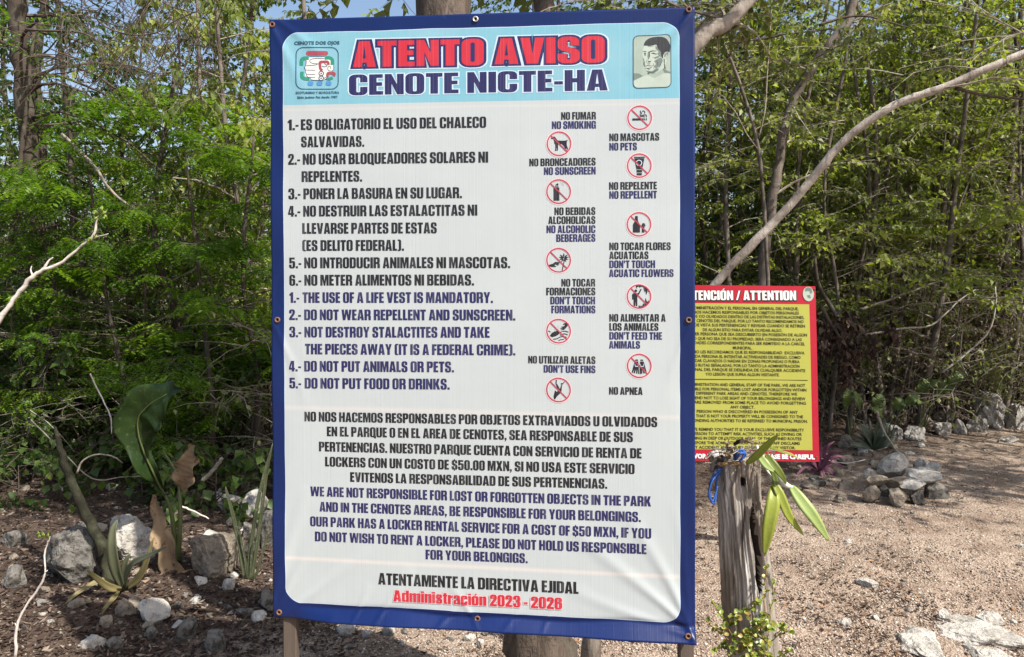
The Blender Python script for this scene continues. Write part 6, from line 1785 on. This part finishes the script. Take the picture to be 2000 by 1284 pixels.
gA = gpt(243, 1152)
agave = empty('agave', gA, 'small spreading agave with grey green curved leaves among the boulders', 'agave')
DG = gA.y
qg = lambda pts: [at(x, y, DG + z) for x, y, z in pts]
ap = lambda u: (1 - u) ** .55 * (.55 + .9 * min(1, u * 3)) * .8
for pts, w, m in (
   ([(240, 1148, 0), (228, 1115, -.03), (221, 1070, -.05), (222, 1035, -.04), (230, 1015, -.02)], .030, M_agave),
   ([(242, 1150, 0), (244, 1120, -.02), (246, 1100, -.03), (254, 1082, -.03)], .024, M_agave),
   ([(246, 1150, 0), (248, 1125, -.08), (262, 1100, -.14), (300, 1082, -.2), (325, 1068, -.25)], .020, M_agave),
   ([(248, 1150, 0), (272, 1130, -.04), (288, 1095, -.06), (300, 1050, -.06)], .022, M_agave_y),
   ([(240, 1152, 0), (215, 1148, -.06), (190, 1130, -.1), (168, 1112, -.14)], .020, M_agave_y),
   ([(238, 1152, 0), (200, 1135, -.02), (150, 1160, -.12), (118, 1195, -.2)], .016, M_agave_y),
   ([(236, 1150, 0), (226, 1165, -.1), (208, 1185, -.16), (195, 1205, -.2)], .016, M_agave_y),
   ([(236, 1150, 0), (200, 1172, -.08), (165, 1176, -.14), (134, 1184, -.18)], .014, M_agave)):
    strap('leaf', qg(pts), w, m, agave, fold=.45, th=.005, prof=ap, face=(0, -.8, .6))

M_moss2 = M_moss
gm = gpt(214, 1130)
ms = empty('mossy_stem', gm, 'thick dark mossy stem leaning left between the two boulders', 'tree')
tube_obj('trunk', [gm + Vector((0, 0, -.05))] + [at(x, y, gm.y + z) for x, y, z in ((205, 1085, 0), (180, 1030, .02), (152, 970, .04), (130, 915, .06), (116, 868, .1), (108, 835, .15))], [.034, .029, .026, .023, .019, .014, .007], M_moss2, ms, 10, 30)

snake = empty('snake_plant', gpt(488, 1132), 'clump of tall mottled snake plant leaves against the left banner edge', 'snake plant')
DSN = gpt(488, 1132).y
sp_ = lambda u: (1 - u) ** .4 * (.6 + .5 * u)
for pts, w in (
   ([(486, 1136), (488, 1090), (496, 1030), (508, 960), (534, 862)], .016), ([(492, 1136), (500, 1080), (510, 1010), (520, 930), (530, 880)], .014), ([(478, 1132), (470, 1080), (458, 1020), (448, 980), (440, 950)], .015),
   ([(484, 1136), (480, 1100), (472, 1060), (468, 1040)], .010), ([(496, 1134), (504, 1110), (516, 1070), (524, 1030)], .009), ([(488, 1134), (490, 1110), (492, 1080), (496, 1058)], .010)):
    strap('leaf', [at(x, y, DSN + i * -.01) for i, (x, y) in enumerate(pts)], w, M_mottled, snake, fold=.35, th=.003, prof=sp_)

M_white = bark_mat('white_twig', (.62, .58, .53), (.50, .45, .40), (.36, .30, .26), 10, .3, .3, .003)
M_bud = simple_leaf_mat('young_bud', (.22, .32, .05), (.32, .40, .08), .35)
tw1 = empty('bare_twig', at(30, 1300, 2.6), 'bare white twig with a green bud standing in the lower left foreground', 'twig')
b_ = gpt(24, 1300); 
tube_obj('stem', [Vector((at(24, 1320, 2.6).x, 2.6, gh(-1.6, 2.6) - .02))] + [at(x, y, 2.6) for x, y in ((30, 1284), (33, 1225), (50, 1185), (78, 1145), (88, 1118), (87, 1085), (94, 1056))], [.0062, .0052, .0046, .0036, .0042, .0026, .0030, .0018], M_white, tw1, 8, 34)
for i, (x, y, dx, dy) in enumerate(((88, 1052, -6, -14), (82, 1050, -10, -4), (78, 1046, -6, -8), (92, 1052, 2, -12))): strap('bud_leaf', [at(x, y, 2.6), at(x + dx * .6, y + dy * .5, 2.58), at(x + dx, y + dy, 2.6)], .006, M_bud, tw1)
for x, y, dx, dy in ((88, 1118, 5, -4), (33, 1225, -4, -8), (94, 1060, 4, -12)): tube_obj('spur', [at(x, y, 2.6), at(x + dx * .6, y + dy * .5, 2.6), at(x + dx, y + dy, 2.6)], [.003, .0012], M_white, tw1, 5, 4)

tw2 = empty('bare_branch', at(-60, 720, 2.9), 'pale forked bare branch reaching up into the frame from the left edge', 'branch')
tube_obj('main_branch', [Vector((at(-160, 1100, 2.9).x, 2.9, gh(-2.2, 2.9)))] + [at(x, y, 2.9) for x, y in ((-60, 740), (0, 625), (35, 575), (62, 542), (84, 528), (120, 513), (160, 480), (184, 465), (212, 457))], [.015, .012, .0095, .0078, .0088, .0065, .0055, .0042, .0026, .0012], M_white, tw2, 8, 46)
tube_obj('fork', [at(x, y, 2.9) for x, y in ((84, 528), (95, 510), (104, 503))], [.006, .0015], M_white, tw2, 6, 6)
tube_obj('fork', [at(x, y, 2.9) for x, y in ((64, 540), (60, 528), (62, 520))], [.004, .0015], M_white, tw2, 6, 6)
tube_obj('fork', [at(x, y, 2.9) for x, y in ((176, 470), (186, 452), (188, 432), (194, 418))], [.006, .0045, .0025], M_white, tw2, 6, 10)
for i, (x, y, dx, dy) in enumerate(((194, 420, 14, -8), (192, 420, -12, -6), (195, 418, 4, -16), (196, 424, 14, 4), (190, 424, -8, 6), (180, 472, -10, -4), (182, 468, 6, -8))): strap('bud_leaf', [at(x, y, 2.9), at(x + dx * .6, y + dy * .5 - 2, 2.88), at(x + dx, y + dy, 2.9)], .009, M_bud, tw2)

# ================================================================== plants at the right
M_purple = simple_leaf_mat('purple_leaf', (.12, .035, .07), (.24, .10, .15), .2, (1.3, .8, 1), .5, .4, 14)
gp = gpt(1600, 925)
purple = empty('purple_strap_plant', gp, 'purple strap leaved plant just right below the yellow notice', 'plant')
for i, (dx, dy, w) in enumerate(((-24, -50, .016), (18, -52, .02), (46, -40, .018), (50, -6, .024), (42, 28, .024), (12, 36, .02), (-26, 28, .018), (-46, 8, .018), (-44, -24, .016), (30, -60, .014), (60, -26, .014), (4, -64, .014))):
    strap('leaf', [gp + Vector((0, 0, .02)), at(1600 + dx * .5, 918 + dy * .5 - 12, gp.y - .03 * (i % 3)), at(1600 + dx, 922 + dy, gp.y - .06 * (i % 3))], w, M_purple, purple, fold=.4, th=.003, prof=lambda u: (1 - u) ** .5 * (.6 + .6 * min(1, 3 * u)), face=(0, -.8, .7), seed=i)
M_dagave = simple_leaf_mat('dark_agave_leaf', (.04, .06, .04), (.09, .115, .075), .1, (1, 1, .7), .5, .4, 12)
gq = gpt(1706, 880)
dag = empty('agave', gq, 'dark green agave rosette between the yellow notice and the stone ring', 'agave')
for i in range(16):
    a = -1.45 + 2.9 * i / 15 + .1 * math.sin(i * 5)
    L_ = 62 * (1 - .15 * abs(a))
    ex, ey = math.sin(a) * L_, -math.cos(a) * L_ - 2
    strap('leaf', [gq + Vector((0, 0, .01)), at(1706 + ex * .5, 876 + ey * .55, gq.y - .08 + .02 * (i % 4)), at(1706 + ex, 876 + ey, gq.y - .12 + .06 * (i % 4))], .017, M_dagave, dag, fold=.4, th=.004, prof=ap, face=(0, -.9, .5), seed=i)
M_heart = simple_leaf_mat('broad_green_leaf', (.09, .14, .035), (.19, .24, .06), .35, (1.3, 1.4, .4), .4, .5, 8)
for j, (px_, py_, lab, leaves_) in enumerate((
   (1660, 850, 'low plant with two broad green leaves right of the yellow notice', ((1652, 800, 1655, 757, .07), (1680, 800, 1668, 762, .05))),
   (1735, 850, 'plant with wide dull green leaves behind the dark agave', ((1705, 800, 1722, 768, .07), (1745, 800, 1762, 778, .08), (1770, 792, 1790, 770, .06), (1725, 815, 1700, 795, .06))),
   (1800, 830, 'light green broad leaved sapling above the rubble', ((1790, 770, 1818, 738, .07), (1810, 760, 1838, 742, .05), (1830, 770, 1868, 738, .08), (1850, 752, 1884, 726, .07), (1800, 790, 1776, 770, .05))))):
    gp_ = gpt(px_, py_ + 20)
    r_ = empty('broad_leaf_plant', gp_, lab, 'plant')
    for i, (x0, y0, x1, y1, w) in enumerate(leaves_):
        d_ = gp_.y - .05 * i
        tube_obj('petiole', [gp_, at((px_ + x0) / 2, (py_ + y0) / 2 - 6, d_), at(x0, y0, d_)], [.007, .003], M_petiole, r_, 5, 8)
        broad_leaf('leaf', [at(x0, y0, d_), at((x0 + x1) / 2 + 2, (y0 + y1) / 2 - 2, d_ - .04), at(x1, y1, d_ - .02)], [(.008, .008), (w * .75, w * .75), (w * .65, w * .65), (.004, .004)], M_heart, r_, .012, .2, (0, -.8, .6), i + j, None, .12)

# hanging cluster of dead dark leaves on a bare stem
dc = at(1640, 660, 7.0)
dead = empty('dead_leaf_cluster', Vector((dc.x, dc.y, gh(dc.x, dc.y))), 'dark cluster of hanging dead leaves on a stem right of the yellow notice', 'dead branch')
tube_obj('stem', [Vector((dc.x + .1, dc.y, gh(dc.x, dc.y)))] + [at(x, y, 7.0) for x, y in ((1662, 780), (1655, 700), (1640, 630), (1600, 560), (1590, 500))], [.028, .016], M_bark_dark, dead, 8, 20)
B = []; D = []
for cx, cy, sx, sy, n in ((1640, 645, 34, 30, 330), (1665, 690, 14, 26, 120), (1612, 665, 14, 22, 90), (1742, 645, 5, 22, 50), (1700, 680, 10, 14, 50), (1655, 735, 12, 24, 90)):
    for _ in range(n):
        p = at(RG.gauss(cx, sx * .6), RG.gauss(cy, sy * .6), 7.0 + RG.gauss(0, .18)); B.append(tuple(p)); D.append((RG.gauss(0, .5), RG.gauss(0, .5), -1 + RG.gauss(0, .4)))
rg_ = np.random.default_rng(5); sz = .075 * rg_.uniform(.5, 1.3, len(B))
V, T = leaf_quads(np.array(B), np.array(D), sz, sz * .3, rg_, .6)
M_dead = leaf_mat('dark_dead_leaf', [(0, (.022, .013, .01)), (.6, (.05, .03, .022)), (1, (.11, .065, .045))], .12, (1.2, .8, .6), .7)
tag(link('dead_leaves', mesh_np('dead_leaves', V, T, M_dead, np.repeat(rg_.random(len(B)), 2)), dead), kind='stuff')

# long bare sticks and vines that can be told apart
for i, (pts, d, r0, r1, m, lab) in enumerate((
  ([(1712, 805), (1730, 850), (1760, 893)], 6.3, .012, .007, M_twig, 'straight grey stick propped behind the stone ring'),
  ([(1680, 605), (1740, 585), (1800, 562), (1840, 548)], 7.2, .016, .006, M_twig, 'dark grey stick slanting above the dead leaf cluster'),
  ([(1840, 728), (1900, 680), (1935, 640), (1945, 590), (1944, 560)], 7.2, .010, .005, M_white, 'pale curved stem bending up over the rubble wall'),
  ([(1690, 655), (1760, 642), (1820, 635), (1870, 590), (1905, 566)], 7.4, .012, .005, M_white, 'pale forked stick running behind the broad leaved saplings'),
  ([(1604, 600), (1618, 625), (1640, 660)], 6.6, .02, .010, M_bark_dark, 'short dark stick touching the right edge of the yellow notice'),
  ([(1508, -30), (1504, 60), (1498, 150), (1494, 215), (1482, 268)], 4.0, .004, .004, M_twig, 'straight hanging vine left of the forked tree'),
  ([(1428, 84), (1460, 80), (1500, 74), (1532, 66)], 5.0, .010, .006, M_twig_d, 'short dark branch above the forked tree'),
  ([(1600, 50), (1640, 36), (1690, 32), (1740, 44), (1790, 60)], 5.2, .010, .003, M_twig_d, 'dark curved branch high above the leaning tree'),
  ([(1866, 172), (1900, 182), (1950, 190), (2040, 196)], 4.5, .011, .005, M_twig_d, 'dark side branch under the upper end of the leaning tree'),
  ([(120, 262), (180, 320), (215, 370), (250, 400), (300, 425)], 5.4, .012, .008, M_twig, 'grey bent branch crossing the feathery foliage'),
  ([(176, 730), (200, 780), (216, 815), (218, 848)], 4.6, .005, .003, M_white, 'thin white twig left of the heart shaped leaf'),
  ([(50, 58), (130, 62), (170, 68), (230, 110), (258, 150)], 5.0, .008, .003, M_twig_d, 'thin dark twig against the sky at upper left'),
  ([(200, 12), (190, 40), (240, 66), (300, 66), (340, 42), (390, 20)], 5.0, .006, .004, M_twig_d, 'looping dark vine against the sky at upper left'),
  ([(60, 820), (120, 880), (180, 935), (240, 932), (300, 930)], 4.6, .004, .003, M_twig, 'thin tan twig sagging over the leaf litter'),
  ([(150, 925), (162, 900), (190, 888), (220, 892), (240, 905)], 4.4, .006, .004, M_twig, 'arched tan twig behind the grey boulder'),
  ([(395, 940), (415, 920), (435, 895)], 4.3, .012, .010, M_twig, 'short grey stick behind the upright dry leaf'),
  ([(355, 990), (380, 1000), (408, 1014)], 4.0, .006, .004, M_white, 'white stick lying on the debris above the brown stained boulder'),
  ([(1555, 880), (1600, 895), (1650, 905), (1690, 898)], 6.0, .006, .003, M_white, 'pale stick lying under the purple leaved plant'),
  ([(1585, 935), (1630, 955), (1670, 968)], 5.7, .006, .004, M_white, 'pale stick on the litter left of the stone ring'),
  ([(1870, 860), (1920, 880), (1960, 900)], 6.4, .006, .003, M_twig, 'thin stick lying on the shaded path'),
  ([(1880, 640), (1876, 700), (1890, 735)], 7.6, .007, .004, M_white, 'short pale upright twig above the rubble wall'))):
    P = [at(x, y, d) for x, y in pts]
    V, Fc = [], []
    S_ = spline(P, 18)
    for k_ in range(1, 18): S_[k_] = S_[k_] + Vector((RG.gauss(0, .15), RG.gauss(0, .15), RG.gauss(0, .15))) * r0
    tube_into(V, Fc, S_, [r0 + (r1 - r0) * k_ / 18 for k_ in range(19)], 6)
    o = link('stick', mesh('stick', [v - P[0] for v in V], Fc, m, smooth=True)); o.location = P[0]
    tag(o, lab, 'branch')
# hanging thin vines and bare twigs over the sky at the upper left
V, Fc = [], []
pr = random.Random(12)
for i in range(230):
    x, y, d = pr.uniform(110, 430), pr.uniform(-60, 140), pr.uniform(4.6, 6.2)
    p = at(x, y, d); pts = [p]; dv = Vector((pr.gauss(0, .6), pr.gauss(0, .4), -pr.random() * 1.2)).normalized()
    for s in range(6):
        dv = (dv + Vector((pr.gauss(0, .35), pr.gauss(0, .2), pr.gauss(-.1, .3)))).normalized(); pts.append(pts[-1] + dv * pr.uniform(.05, .12))
    r = pr.uniform(.0012, .004)
    tube_into(V, Fc, pts, [r * (1 - .1 * k) for k in range(7)], 4, cap=False)
tag(link('hanging_twigs', mesh('hanging_twigs', V, Fc, M_twig_d)), 'tangle of fine dark twigs hanging against the sky at upper left', 'twigs', kind='stuff')
